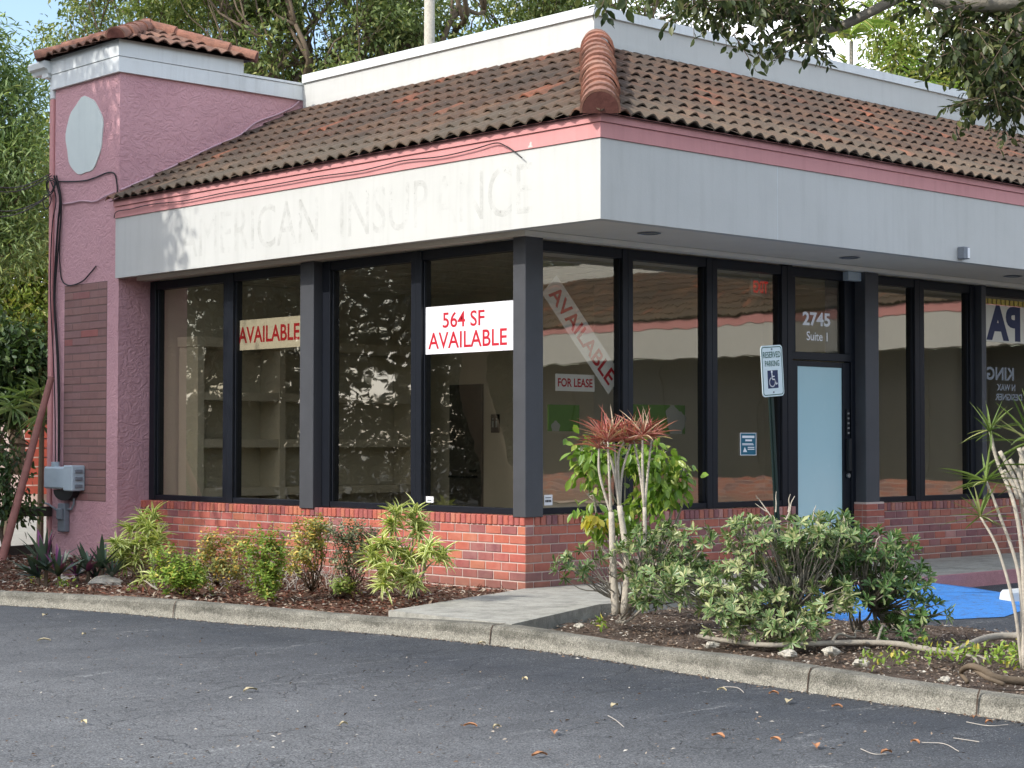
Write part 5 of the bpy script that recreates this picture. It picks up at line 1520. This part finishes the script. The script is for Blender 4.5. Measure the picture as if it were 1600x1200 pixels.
# ------------------------------------------------------------------ plants in the beds
GZ = -0.03
def bush_from_tips(name, label, base, tips, axes, per, L, W, mat, kind, stemm, cat='shrub', tilt=(35, 80), r_=0.010, group=None, D=1.0, fork=0.4, sname='stem'):
    base = np.array(base, float)
    t_ = thing(name, label, cat, tuple(base), group)
    b = MB()
    hub = base + (np.mean(tips, 0) - base) * fork
    forks = [hub + RNG.normal(0, 0.06, 3) * np.array([1.4, 1.4, .6]) for k in range(5)]
    for f in forks: b.tube(limb_path(base + RNG.normal(0, .02, 3) * np.array([1, 1, 0]), f, 0, .3, 3), list(np.linspace(r_ * 1.6, r_, 10)), 6)
    for p in tips:
        f = min(forks, key=lambda q: np.linalg.norm(q - p))
        pth = limb_path(f, p, 0.04, .4, 3)
        b.tube(pth, list(np.linspace(r_, r_ * .4, len(pth))), 5)
    b.build(sname, stemm, t_, smooth=True, fix=False)
    P_, D_, U_ = whorl(tips, axes, per, tilt)
    s = RNG.uniform(.75, 1.15, len(P_))
    leaves('foliage', kind, P_, D_, U_, L * s, W * s, mat, t_, D)
    return t_

def gpt(px_, py_, z=GZ): return on(px_, py_, 2, z)

# big cream-edged shrub in the island (two lobed masses) and its greener neighbour
def shell_bush(name, label, base, lobes, n, per, L, W, mat, kind, inner=0.62, **kw):
    p, d = lumpy(lobes, n, inner)
    keep = p[:, 2] > -0.01
    p, d = p[keep], d[keep]
    ax = unit(d + np.array([0, 0, 0.7]) + RNG.normal(0, .3, d.shape))
    return bush_from_tips(name, label, base, list(p), list(ax), per, L, W, mat, kind, **kw)
shell_bush('variegated_shrub', 'broad shrub of cream edged leaf whorls on the sunny kerb side', gpt(1235, 985),
           rel_lobes(1205, 905, 12.9, [(-.30, -.1, -.20, (.30, .26, .17)), (-.05, -.15, -.26, (.28, .26, .15)), (.12, -.2, -.30, (.24, .22, .13)), (-.10, .05, .32, (.26, .26, .12)), (.22, .05, .34, (.30, .26, .12)), (-.15, .05, .12, (.25, .25, .16)), (-.52, -.02, -.06, (.24, .2, .15)), (-.72, .05, -.02, (.18, .2, .14)), (.40, -.1, -.12, (.2, .2, .14)), (.45, 0, .30, (.22, .2, .12)), (-.05, -.05, -.05, (.25, .25, .18))]),
           320, 10, 0.070, 0.023, M['l_pitt'], 'obov', inner=0.35, tilt=(25, 85), stemm=M['bark_grey'], r_=0.008, fork=0.35)
shell_bush('green_shrub', 'broad dark green shrub right of the cream edged one in front of the blue ramp', gpt(1340, 985),
           rel_lobes(1330, 905, 13.15, [(-.15, 0, .18, (.33, .28, .2)), (-.38, 0, -.05, (.2, .2, .14)), (-.3, .05, .2, (.22, .2, .14)), (.2, 0, .2, (.3, .26, .16)), (.38, .05, -.02, (.27, .25, .15)), (.48, .05, -.22, (.26, .24, .10)), (.1, 0, -.02, (.3, .28, .18)), (.30, -.05, -.36, (.2, .2, .1)), (-.12, .1, .36, (.25, .2, .1))]),
           290, 10, 0.072, 0.021, M['l_pittd'], 'obov', inner=0.35, tilt=(25, 85), stemm=M['bark_grey'], r_=0.008, fork=0.3)
shell_bush('whorl_shrub', 'smaller shrub of green leaf whorls at the foot of the red tufted plant', gpt(965, 972),
           rel_lobes(985, 875, 14.1, [(-.36, 0, .0, (.17, .16, .13)), (-.50, 0, -.06, (.08, .08, .08)), (0, -.05, .02, (.22, .2, .14)), (.3, .05, .12, (.2, .2, .16)), (.36, 0, -.1, (.2, .2, .12)), (.15, -.1, -.22, (.22, .2, .12)), (.1, 0, .18, (.14, .14, .08)), (.45, .05, .0, (.14, .14, .14)), (.55, 0, .16, (.15, .15, .12)), (.6, 0, -.12, (.16, .16, .12))]),
           200, 10, 0.068, 0.022, M['l_pittm'], 'obov', inner=0.35, tilt=(25, 85), stemm=M['bark_grey'], r_=0.007, fork=0.5)
# bare twigs sticking out of the big shrub
tw = MB()
for a_, e_ in (((1215, 815), (1181, 775)), ((1212, 800), (1213, 768)), ((1200, 800), (1180, 787)), ((1228, 812), (1242, 775)), ((1232, 800), (1235, 772)), ((1325, 830), (1318, 806)), ((1365, 860), (1375, 838)), ((1270, 812), (1275, 790))):
    p, q = at(a_[0], a_[1], 13.0), at(e_[0], e_[1], 13.0)
    tw = MB(); tw.tube(limb_path(p, q, 0, .5, 3), list(np.linspace(.006, .0025, 10)), 5)
    tag(tw.build('bare_twig', M['bark_pale'], fix=False), 'bleached bare twig sticking up out of the island shrub', 'twig', 'bare twigs above the island shrub')

# red tufted dracaena with pale stems
cb = gpt(962, 962)
ct = thing('red_tufted_plant', 'red tufted plant on tall pale bare stems in front of the window', 'plant', tuple(cb))
b = MB(); cdep = 14.2
stems = [((962, 960), (958, 880), (955, 800)), ((975, 958), (980, 880), (968, 790)), ((1003, 955), (1008, 880), (1007, 792))]
for k, st in enumerate(stems):
    b.tube(smooth_path([at(x, y, cdep) for x, y in st], 6), list(np.linspace(.033, .022, 13)) if k < 2 else list(np.linspace(.022, .015, 13)), 9)
b.build('trunk', M['bark_pale'], ct, smooth=True, fix=False)
b = MB(); heads = []
for (sx, sy), lst in (((955, 805), ((937, 742, 936, 700), (952, 745, 950, 690))), ((968, 795), ((958, 730, 940, 682), (962, 720, 958, 678), (966, 715, 975, 690), (972, 740, 985, 694))), ((1007, 795), ((1000, 740, 990, 688), (1004, 730, 1004, 682), (1012, 740, 1018, 686)))):
    for (mx_, my_, ex, ey) in lst:
        d_ = cdep + RNG.uniform(-.08, .08)
        b.tube(smooth_path([at(sx, sy, cdep), at(mx_, my_, d_), at(ex, ey, d_)], 6), list(np.linspace(.012, .008, 13)), 6)
        heads.append(at(ex, ey, d_))
b.build('stem', M['bark_pale'], ct, smooth=True, fix=False)
P_, D_, U_ = whorl(heads, [np.array([RNG.normal(0, .15), RNG.normal(0, .15), 1]) for h in heads], 30, (8, 85))
leaves('tuft', 'strap', P_, D_, U_, RNG.uniform(.12, .28, len(P_)), 0.011, M['l_red'], ct, D=RNG.uniform(.1, .7, len(P_)))
# bright green leafy shrub behind it
ft = thing('leafy_shrub', 'bright green shrub with drooping oval leaves behind the red tufted plant', 'shrub', tuple(gpt(990, 945)))
lob = rel_lobes(975, 760, 14.75, [(-.25, 0, .18, (.12, .14, .16)), (-.28, 0, -.08, (.08, .12, .16)), (-.18, 0, -.30, (.12, .12, .10)), (.02, .1, .22, (.12, .12, .12)), (.28, 0, .2, (.16, .16, .12)), (.36, 0, .02, (.13, .13, .12)), (.22, .05, -.05, (.12, .12, .14)), (.12, .1, -.3, (.14, .12, .14)), (.48, 0, .1, (.06, .06, .06)), (-.34, 0, .28, (.06, .06, .08))])
b = MB(); fb_ = gpt(985, 950)
for c, r in lob:
    pth = limb_path(fb_, c, 0.03, .5, 4); b.tube(pth, list(np.linspace(.016, .005, len(pth))), 6)
    for k in range(4):
        d = rvec(1)[0]; e = c + d * np.array(r) * .8; p2 = limb_path(c, e, 0, .3, 2); b.tube(p2, list(np.linspace(.005, .002, len(p2))), 4)
b.build('stem', M['bark_pale'], ft, smooth=True, fix=False)
clump_leaves(lob, 900, 0.095, 0.046, 'oval', M['l_ficus'], 'foliage', ft, droop=0.9, sub=0.06, per=9, inner=0.4)
yl = rel_lobes(938, 822, 14.6, [(0, 0, 0, (.09, .08, .05)), (-.05, 0, .06, (.06, .06, .05))])
clump_leaves(yl, 26, 0.085, 0.05, 'oval', M['l_yellow'], 'yellow_leaf', ft, droop=1.0, sub=0.03, per=6)

# yellow striped dracaenas by the brick wall
def striped(label, base, heads, dep, L, per=46):
    t_ = thing('striped_plant', label, 'plant', tuple(base), 'yellow striped plants along the brick wall')
    b = MB(); hs = []
    for (x, y) in heads:
        h = at(x, y, dep + RNG.uniform(-.16, .16)); hs.append(h)
        bb = np.array(base) + RNG.normal(0, .05, 3) * np.array([1, 1, 0])
        pth = limb_path(bb, h, 0, .3, 3); b.tube(pth, list(np.linspace(.010, .006, len(pth))), 6)
    b.build('stem', M['bark_pale'], t_, smooth=True, fix=False)
    P_, D_, U_ = whorl(hs, [np.array([RNG.normal(0, .25), RNG.normal(0, .25), 1]) for h in hs], per, (15, 100))
    P_ = P_ + U_ * RNG.uniform(-.06, .04, (len(P_), 1))
    leaves('foliage', 'strap', P_, D_, U_, RNG.uniform(.6, 1.15, len(P_)) * L, 0.025, M['l_song'], t_, D=RNG.uniform(.5, 1.2, len(P_)))
striped('yellow striped plant drooping against the pink tower at the end of the brick wall', gpt(222, 902),
        [(222, 815), (240, 808), (205, 830), (232, 828), (248, 840), (185, 852), (200, 858), (215, 852), (178, 872), (195, 880), (212, 876), (240, 862), (230, 848)], 18.5, 0.17)
striped('tall yellow striped plant in front of the sunny brick wall beside the walkway', gpt(637, 934),
        [(620, 800), (648, 806), (612, 822), (655, 828), (598, 852), (580, 866), (618, 862), (640, 872), (605, 888), (630, 900), (660, 868), (690, 868), (645, 908), (600, 912), (672, 858), (590, 880)], 15.7, 0.16)
striped('small yellow striped sprout at the foot of the pink tower plant', gpt(232, 922), [(222, 905), (236, 902)], 17.4, 0.12, 14)

# low shrubs along the brick wall
def lowshrub(label, base, lobes, n, mat, L=0.040, W=0.018, stem=M['bark_brown'], per=8, cat='shrub'):
    lobes = [(c, tuple(q * 1.18 for q in r)) for c, r in lobes]
    p, d = lumpy(lobes, int(n * 1.75), 0.3)
    p[:, 2] = np.maximum(p[:, 2], 0.0)
    ax = unit(d * 0.5 + np.array([0, 0, 1.0]) + RNG.normal(0, .35, d.shape))
    t_ = thing('low_shrub', label, cat, tuple(base), 'low shrubs along the brick wall')
    b = MB()
    for q in p[::max(1, len(p) // 26)]:
        pth = limb_path(base, q, 0.0, .4, 3); b.tube(pth, list(np.linspace(.006, .002, len(pth))), 4)
    b.build('stem', stem, t_, smooth=True, fix=False)
    # short upright shoots with leaves along them
    P_, D_, U_ = [], [], []
    for q, a in zip(p, ax):
        Ls = RNG.uniform(.05, .15)
        for k in range(per):
            an = 2.399 * k + q[0] * 50; pp_ = q + a * Ls * k / per
            h = np.cross(a, (.3, .5, .8)); h /= np.linalg.norm(h); g_ = np.cross(a, h)
            P_.append(pp_); D_.append(a * 0.5 + (math.cos(an) * h + math.sin(an) * g_)); U_.append(a)
    s = RNG.uniform(.7, 1.2, len(P_))
    leaves('foliage', 'oval', P_, D_, U_, L * s, W * s, mat, t_)
lowshrub('lowest bright green shrub nearest the pink tower', gpt(280, 928), rel_lobes(278, 900, 16.6, [(-.10, 0, .08, (.12, .12, .12)), (.05, 0, 0, (.16, .14, .12)), (.15, 0, -.03, (.09, .1, .1)), (-.02, 0, -.08, (.16, .14, .08))]), 150, M['l_shrub'])
lowshrub('yellowing open shrub with bare stems second from the pink tower', gpt(340, 915), rel_lobes(345, 865, 17.2, [(-.12, 0, .05, (.09, .1, .1)), (.03, 0, .08, (.16, .1, .06)), (-.05, 0, -.1, (.13, .12, .11)), (.18, 0, .04, (.10, .1, .08)), (.12, 0, -.16, (.16, .12, .1))]), 120, M['l_shruby'])
lowshrub('upright bright green shrub close to the kerb in the middle of the bed', gpt(417, 934), rel_lobes(415, 885, 16.1, [(-.05, 0, .12, (.10, .1, .14)), (.06, 0, .02, (.12, .12, .14)), (.0, 0, -.12, (.13, .12, .12)), (.10, 0, .18, (.05, .05, .10)), (.02, 0, -.22, (.08, .08, .08))]), 150, M['l_shrub'])
lowshrub('orange tinted shrub between the upright green shrub and the dull round one', gpt(487, 925), rel_lobes(485, 855, 16.6, [(-.03, 0, .10, (.14, .12, .09)), (.08, 0, .12, (.10, .1, .08)), (0, 0, -.06, (.16, .12, .12)), (-.1, 0, -.16, (.10, .1, .12))]), 120, M['l_shruby'])
lowshrub('dull grey green round shrub beside the tall yellow striped plant', gpt(552, 922), rel_lobes(548, 858, 16.5, [(-.06, 0, .12, (.15, .13, .09)), (.08, 0, .08, (.13, .12, .1)), (0, 0, -.02, (.2, .15, .12)), (.02, 0, -.16, (.15, .12, .1))]), 150, M['l_sage'], L=0.034, W=0.016)
lowshrub('tiny yellow green shrublet under the tall yellow striped plant', gpt(535, 930), rel_lobes(537, 922, 16.1, [(0, 0, 0, (.07, .06, .04))]), 22, M['l_lime'])
# dry grey twiggy tangle low between the shrubs
tg = MB()
for k in range(90):
    a_ = gpt(RNG.uniform(330, 560), RNG.uniform(905, 925)); e_ = a_ + np.array([RNG.normal(0, .12), RNG.normal(0, .12), RNG.uniform(.08, .32)])
    pth = limb_path(a_, e_, 0, .7, 3); tg.tube(pth, list(np.linspace(.004, .0015, len(pth))), 4)
o = tg.build('twig_tangle', M['twig'], fix=False); tag(o, 'tangle of dry grey twigs low between the shrubs', 'twigs'); o['kind'] = 'stuff'

# dark strap-leaved plants with purple undersides
def rosette(label, base, heads, dep):
    t_ = thing('rosette_plant', label, 'plant', tuple(base), 'dark rosette plants beside the tower')
    hs = [at(x, y, dep + RNG.uniform(-.2, .2)) for x, y, s in heads]
    P_, D_, U_ = [], [], []; LL = []
    for h, (x, y, s) in zip(hs, heads):
        p, d, u = whorl([h], [np.array([RNG.normal(0, .15), RNG.normal(0, .15), 1])], 20, (8, 80))
        P_.append(p); D_.append(d); U_.append(u); LL.append(RNG.uniform(.8, 1.25, len(p)) * s)
    P_, D_, U_, LL = map(np.concatenate, (P_, D_, U_, LL))
    leaves('foliage', 'strap', P_, D_, U_, LL, 0.048 * LL / .3, M['l_purple'], t_, D=RNG.uniform(.05, .35, len(P_)))
    b = MB()
    for h in hs: b.tube([np.array([h[0], h[1], -0.06]), h], .018, 6)
    b.build('stem', M['bark_brown'], t_, fix=False)
rosette('large dark green rosette plant with upright pointed leaves left of the junction box', gpt(75, 902), [(72, 890, .38), (60, 902, .26), (92, 900, .26)], 18.0)
rosette('dark purple tinged rosette plants between the tower foot and the striped plant', gpt(145, 905), [(138, 893, .28), (160, 888, .30), (120, 900, .20), (175, 900, .2), (150, 905, .2)], 18.2)

# tall green strap-leaved plant at the right edge
dt = thing('strap_leaf_plant', 'tall plant with spiky green leaf tufts on thin pale stems at the right edge', 'plant', tuple(gpt(1596, 1040)))
b = MB(); dd = 11.0; hs = []
for (pts, hx, hy, r_, s_) in (([(1597, 1045), (1585, 950), (1560, 860)], 1532, 807, .009, .25), ([(1600, 1045), (1592, 900), (1560, 800)], 1541, 752, .010, .29), ([(1602, 1048), (1598, 880), (1585, 790), (1558, 720)], 1547, 674, .012, .27),
                          ([(1608, 1048), (1605, 850), (1594, 760), (1600, 700)], 1612, 690, .015, .46), ([(1615, 1048), (1620, 860), (1640, 760)], 1650, 735, .015, .46), ([(1604, 1046), (1630, 900), (1668, 850)], 1690, 800, .015, .4)):
    P3 = [at(x, y, dd + RNG.uniform(-.04, .04)) for x, y in pts] + [at(hx, hy, dd)]
    b.tube(smooth_path(P3, 6), list(np.linspace(r_ * 1.3, r_ * .8, len(P3) * 6 - 5)), 8); hs.append((P3[-1], s_))
# cut stubs
for (x0, y0, x1, y1) in ((1600, 790, 1562, 705), (1600, 770, 1578, 718), (1602, 760, 1592, 700), (1590, 780, 1568, 735)):
    b.tube(smooth_path([at(x0, y0, dd), at((x0 + x1) / 2 + 4, (y0 + y1) / 2, dd), at(x1, y1, dd)], 5), .013, 8)
b.build('stem', M['bark_pale'], dt, smooth=True, fix=False)
P_, D_, U_, LL = [], [], [], []
for h, s_ in hs:
    p, d, u = whorl([h], [np.array([RNG.normal(0, .2), RNG.normal(0, .2), 1])], 22, (8, 115))
    P_.append(p); D_.append(d); U_.append(u); LL.append(RNG.uniform(.6, 1.1, len(p)) * s_)
P_, D_, U_, LL = map(np.concatenate, (P_, D_, U_, LL))
leaves('tuft', 'strap', P_, D_, U_, LL, 0.014, M['l_strap'], dt, D=RNG.uniform(.05, .45, len(P_)))

# fallen branch and root in the island
pth = [gpt(x, y, -0.01) for x, y in ((1092, 994), (1140, 1002), (1200, 1008), (1270, 1006), (1340, 1004), (1400, 1006), (1445, 1014), (1480, 1018), (1505, 1012), (1530, 1000), (1560, 994), (1605, 994))]
b = MB(); b.tube(smooth_path(pth, 6), list(np.linspace(.016, .026, 67)), 8)
for x0, y0, x1, y1 in ((1300, 1003, 1350, 988), (1350, 1003, 1420, 985), (1480, 1015, 1540, 1030)):
    q = limb_path(gpt(x0, y0, 0), gpt(x1, y1, .03), 0, .4); b.tube(q, list(np.linspace(.012, .006, len(q))), 6)
tag(b.build('fallen_branch', M['bark_grey'], smooth=True, fix=False), 'long pale fallen branch lying on the soil behind the kerb', 'branch')
b = MB()
q0 = gpt(1502, 1062, -.02)
b.tube(smooth_path([gpt(1512, 1066, -.05), gpt(1502, 1050, .0), gpt(1515, 1041, .06), gpt(1535, 1046, .05), gpt(1560, 1060, .0), gpt(1610, 1066, -.03)], 6), list(np.linspace(.013, .026, 31)), 8)
b.tube(smooth_path([gpt(1520, 1044, .05), gpt(1540, 1058, .01), gpt(1570, 1070, -.03)], 6), .013, 7)
tag(b.build('tree_root', M['bark_brown'], smooth=True, fix=False), 'knotted grey root looping out of the soil at the right edge', 'root')

# rocks
def rock(label, p, sx, sy, sz, seed):
    rr = random.Random(seed); b = MB(); K, Lr = 12, 7; vs = []
    for i in range(Lr + 1):
        th = math.pi * i / Lr
        for k in range(K):
            ph = 2 * math.pi * k / K
            q = 1 + 0.22 * math.sin(3 * ph + seed + 2 * th) + rr.uniform(-.13, .13)
            vs.append((p[0] + sx * q * math.sin(th) * math.cos(ph), p[1] + sy * q * math.sin(th) * math.sin(ph), p[2] + sz * q * math.cos(th)))
    fs = [(i * K + k, i * K + (k + 1) % K, (i + 1) * K + (k + 1) % K, (i + 1) * K + k) for i in range(Lr) for k in range(K)]
    b.add(vs, fs); tag(b.build('rock', M['rock'], fix=False), label, 'rock', 'pale rocks in the planting beds')
for k, (x, y, s, lab) in enumerate(((162, 912, .13, 'flat pale rock on the mulch right behind the kerb below the tower'), (98, 906, .06, 'small pale rock beside the dark rosette plant'), (104, 872, .07, 'pale rock half hidden behind the dark rosette leaves'), (118, 904, .04, 'little pale rock left of the flat kerbside rock'), (1232, 1022, .05, 'grey rock in the soil below the fallen branch'), (1298, 1018, .05, 'pale rock on the soil right of the cream edged shrub'), (1112, 1008, .04, 'small dark rock behind the kerb left of the fallen branch'), (1345, 1036, .045, 'small white stone in the soil near the kerb'), (1475, 1062, .03, 'white pebble beside the knotted root'), (905, 978, .035, 'pebble beside the walkway slab edge'))):
    p = gpt(x, y, -0.02); rock(lab, p, s * 1.4, s, s * .55, k + 1)

# ground litter (uncountable)
def chips(name, label, pts, L, W, mat, zl=0.0, cat='litter'):
    n_ = len(pts)
    dr = RNG.normal(0, 1, (n_, 3)); dr[:, 2] *= .25; up = unit(RNG.normal(0, .35, (n_, 3)) + np.array([0, 0, 1]))
    s = RNG.uniform(.5, 1.3, n_)
    o = leaves(name, 'diamond', pts, dr, up, L * s, W * s, mat); tag(o, label, cat); o['kind'] = 'stuff'; return o
def scatter(inside, x0, x1, y0, y1, n_, z):
    out = []
    while len(out) < n_:
        x, y = RNG.uniform(x0, x1), RNG.uniform(y0, y1)
        if inside(x, y): out.append((x, y, z + RNG.uniform(0, .025)))
    return np.array(out)
chips('mulch_chips', 'reddish bark chips and dead leaves covering the left bed', scatter(in_l, -4.2, 0, -1.0, 8, 15000, -0.03), .055, .02, M['chips'])
chips('leaf_litter', 'brown leaf litter and twigs covering the island soil', scatter(in_r, -3.2, 1.3, -9, -1.7, 13000, -0.08), .032, .013, M['litter'])
gp = []
for (x, y, r_) in ((1485, 1030, .22), (1530, 1025, .25), (1575, 1030, .25), (1590, 1045, .2), (1370, 1042, .12), (1400, 1038, .14), (940, 982, .08), (205, 925, .06), (100, 918, .10), (60, 912, .1), (330, 930, .05), (1440, 1015, .1)):
    c = gpt(x, y); n_ = int(60 * r_ / .2)
    q = np.stack([c[0] + RNG.normal(0, r_ * .5, n_), c[1] + RNG.normal(0, r_ * .5, n_), RNG.uniform(-.03, .05, n_)], 1); gp.append(q)
gp = np.concatenate(gp)
o = leaves('ground_cover', 'oval', gp, RNG.normal(0, 1, gp.shape) + np.array([0, 0, .8]), unit(RNG.normal(0, .4, gp.shape) + np.array([0, 0, 1])), RNG.uniform(.025, .06, len(gp)), .018, M['l_shrub']); tag(o, 'small green weeds sprouting from the bare soil', 'weeds'); o['kind'] = 'stuff'
# debris in the gutter line of the kerb and specks on the asphalt
gd = []
for p in KP:
    for k in range(10): gd.append((p[0] - abs(RNG.normal(0, .045)) - .005, p[1] + RNG.uniform(-.1, .1), ZL + .004))
for k in range(900):
    q = gpt(RNG.uniform(0, 1600), RNG.uniform(960, 1200), ZL)
    if q[0] < -3.4: gd.append((q[0], q[1], ZL + .003))
chips('gutter_debris', 'pale specks of leaf and grit along the kerb and over the asphalt', np.array(gd), .026, .011, M['litter'])

# single fallen leaves and twigs on the asphalt
def fallen_leaf(px_, py_, L, mat, seed):
    rr = random.Random(seed); c = gpt(px_, py_, ZL + .006); a = rr.uniform(0, 6.28); d = np.array([math.cos(a), math.sin(a), 0]); s = np.array([-d[1], d[0], 0])
    b = MB(); N_ = 7; V = []
    for i in range(N_):
        t = i / (N_ - 1); w_ = L * .22 * math.sin(math.pi * (0.06 + .9 * t)) ; z = .012 * math.sin(math.pi * t) + rr.uniform(0, .004)
        for j in (-1, 0, 1): V.append(c + d * (t - .5) * L + s * w_ * j + np.array([0, 0, z + (.010 if j else 0)]))
    b.add(V, [(3 * i + j, 3 * i + j + 1, 3 * i + j + 4, 3 * i + j + 3) for i in range(N_ - 1) for j in (0, 1)])
    return b.build('fallen_leaf', mat, fix=False)
for k, (x, y, L, mt) in enumerate(((735, 1136, .075, 'dry_leaf'), (866, 1147, .085, 'dry_leaf'), (843, 1182, .085, 'dry_leaf'), (1122, 1152, .09, 'dry_leaf'), (1212, 1158, .07, 'dry_leaf'), (1275, 1168, .095, 'dry_leaf'), (1308, 1106, .065, 'dry_leaf'), (1209, 1085, .06, 'dry_leaf'), (1430, 1162, .06, 'dry_leaf'), (1385, 1178, .07, 'dry_leaf'), (1522, 1123, .05, 'dry_leaf'), (1545, 1131, .05, 'dry_leaf'))):
    tag(fallen_leaf(x, y, L, M[mt], k), 'curled rusty brown leaf lying on the asphalt', 'fallen leaf', 'brown leaves on the asphalt')
for k, (x, y, L, mt) in enumerate(((391, 1080, .10, 'p'), (131, 1131, .06, 'p'), (537, 1134, .05, 'p'), (70, 963, .10, 'p'), (69, 1002, .10, 'p'), (131, 993, .06, 'p'), (753, 1007, .07, 'p'), (960, 1105, .08, 'p'), (1232, 1098, .1, 'p'), (820, 1063, .06, 'p'), (1128, 1080, .06, 'p'), (776, 1138, .05, 'p'))):
    tag(fallen_leaf(x, y, L, M['pale_leaf'], 50 + k), 'pale dry leaf lying on the dark asphalt', 'fallen leaf', 'pale leaves on the asphalt')
for k, (pts, lab) in enumerate((([(950, 1118), (962, 1125), (975, 1136)], 'short bleached twig left of the middle on the asphalt'), ([(1440, 1160), (1475, 1162), (1498, 1174)], 'bent twig on the asphalt at the lower right'), ([(1345, 1170), (1365, 1178), (1385, 1178)], 'short twig touching a brown leaf at the lower right'), ([(1490, 1153), (1530, 1159)], 'straight pale twig below the kerb at the right'), ([(1130, 1073), (1150, 1074), (1158, 1078), (1162, 1082)], 'thin twig just below the kerb in the middle right'), ([(1510, 1128), (1545, 1134), (1575, 1132)], 'long thin twig at the foot of the kerb on the right'))):
    b = MB(); b.tube(smooth_path([gpt(x, y, ZL + .008) for x, y in pts], 4), .0024, 5); tag(b.build('fallen_twig', M['twig'], fix=False), lab, 'twig')

# ------------------------------------------------------------------ left background: fence, stake, neighbour
ff = thing('rail_fence', 'low dark two rail wooden fence left of the tower', 'fence', tuple(at(30, 880, 22.6)))
for y0, y1, h_ in ((800, 799, .06), (866, 856, .055)):
    a_, e_ = at(-60, y0, 22.0), at(78, y1, 23.0); d = (e_ - a_); L_ = np.linalg.norm(d); d /= L_; s = np.cross(d, (0, 0, 1.0)); s /= np.linalg.norm(s)
    b = MB(); b.obox((a_ + e_) / 2, d, s, np.cross(s, d), L_ / 2, .045, h_); b.build('rail', M['old_wood'], ff)
b = MB(); q = at(-55, 830, 22.0); b.bbox(q[0] - .06, q[0] + .06, q[1] - .06, q[1] + .06, -0.15, .75, .01); b.build('post', M['old_wood'], ff)
b = MB(); p, q = at(-8, 915, 21.6), at(80, 590, 22.6)
b.tube([p + (q - p) * k / 15 for k in range(16)], list(np.linspace(.052, .04, 16)), 10)
tag(b.build('leaning_stake', M['stake'], smooth=True, fix=False), 'pinkish round wooden stake leaning against the tower edge', 'stake')
nb = thing('neighbour_building', 'low pale building with a rust red slatted door far left behind the fence', 'building', tuple(at(30, 770, 40)))
f2 = np.array([FW[0], FW[1], 0]); f2 /= np.linalg.norm(f2); r2_ = np.array([RT[0], RT[1], 0]); c = at(20, 690, 40)
b = MB(); b.obox((c[0], c[1], 1.3), r2_, f2, Zv, 3.0, .2, 1.9); b.build('wall', plain('pale_pink_wall', (0.62, 0.48, 0.42), .8), nb)
c = at(66, 690, 39.6)
b = MB()
for k in range(14): b.obox((c[0], c[1], 0.35 + k * .2), r2_, f2, Zv, .36, .06, .085)
b.build('slatted_door', plain('rust_red_paint', (0.30, 0.055, 0.03), .7), nb)
# pole behind the parapet
p = at(671, 60, 33)
up_ = thing('utility_pole', 'pale round concrete pole rising behind the white parapet', 'pole', (p[0], p[1], 0))
b = MB(); b.tube([(p[0], p[1], -0.1), (p[0], p[1], 13.0)], [.115, .085], 14); b.build('shaft', M['rock'], up_, smooth=True)
b = MB(); b.tube([(p[0] - .6, p[1] + .6, 12.4), (p[0] + .6, p[1] - .6, 12.4)], .04, 8); b.build('crossarm', M['old_wood'], up_)
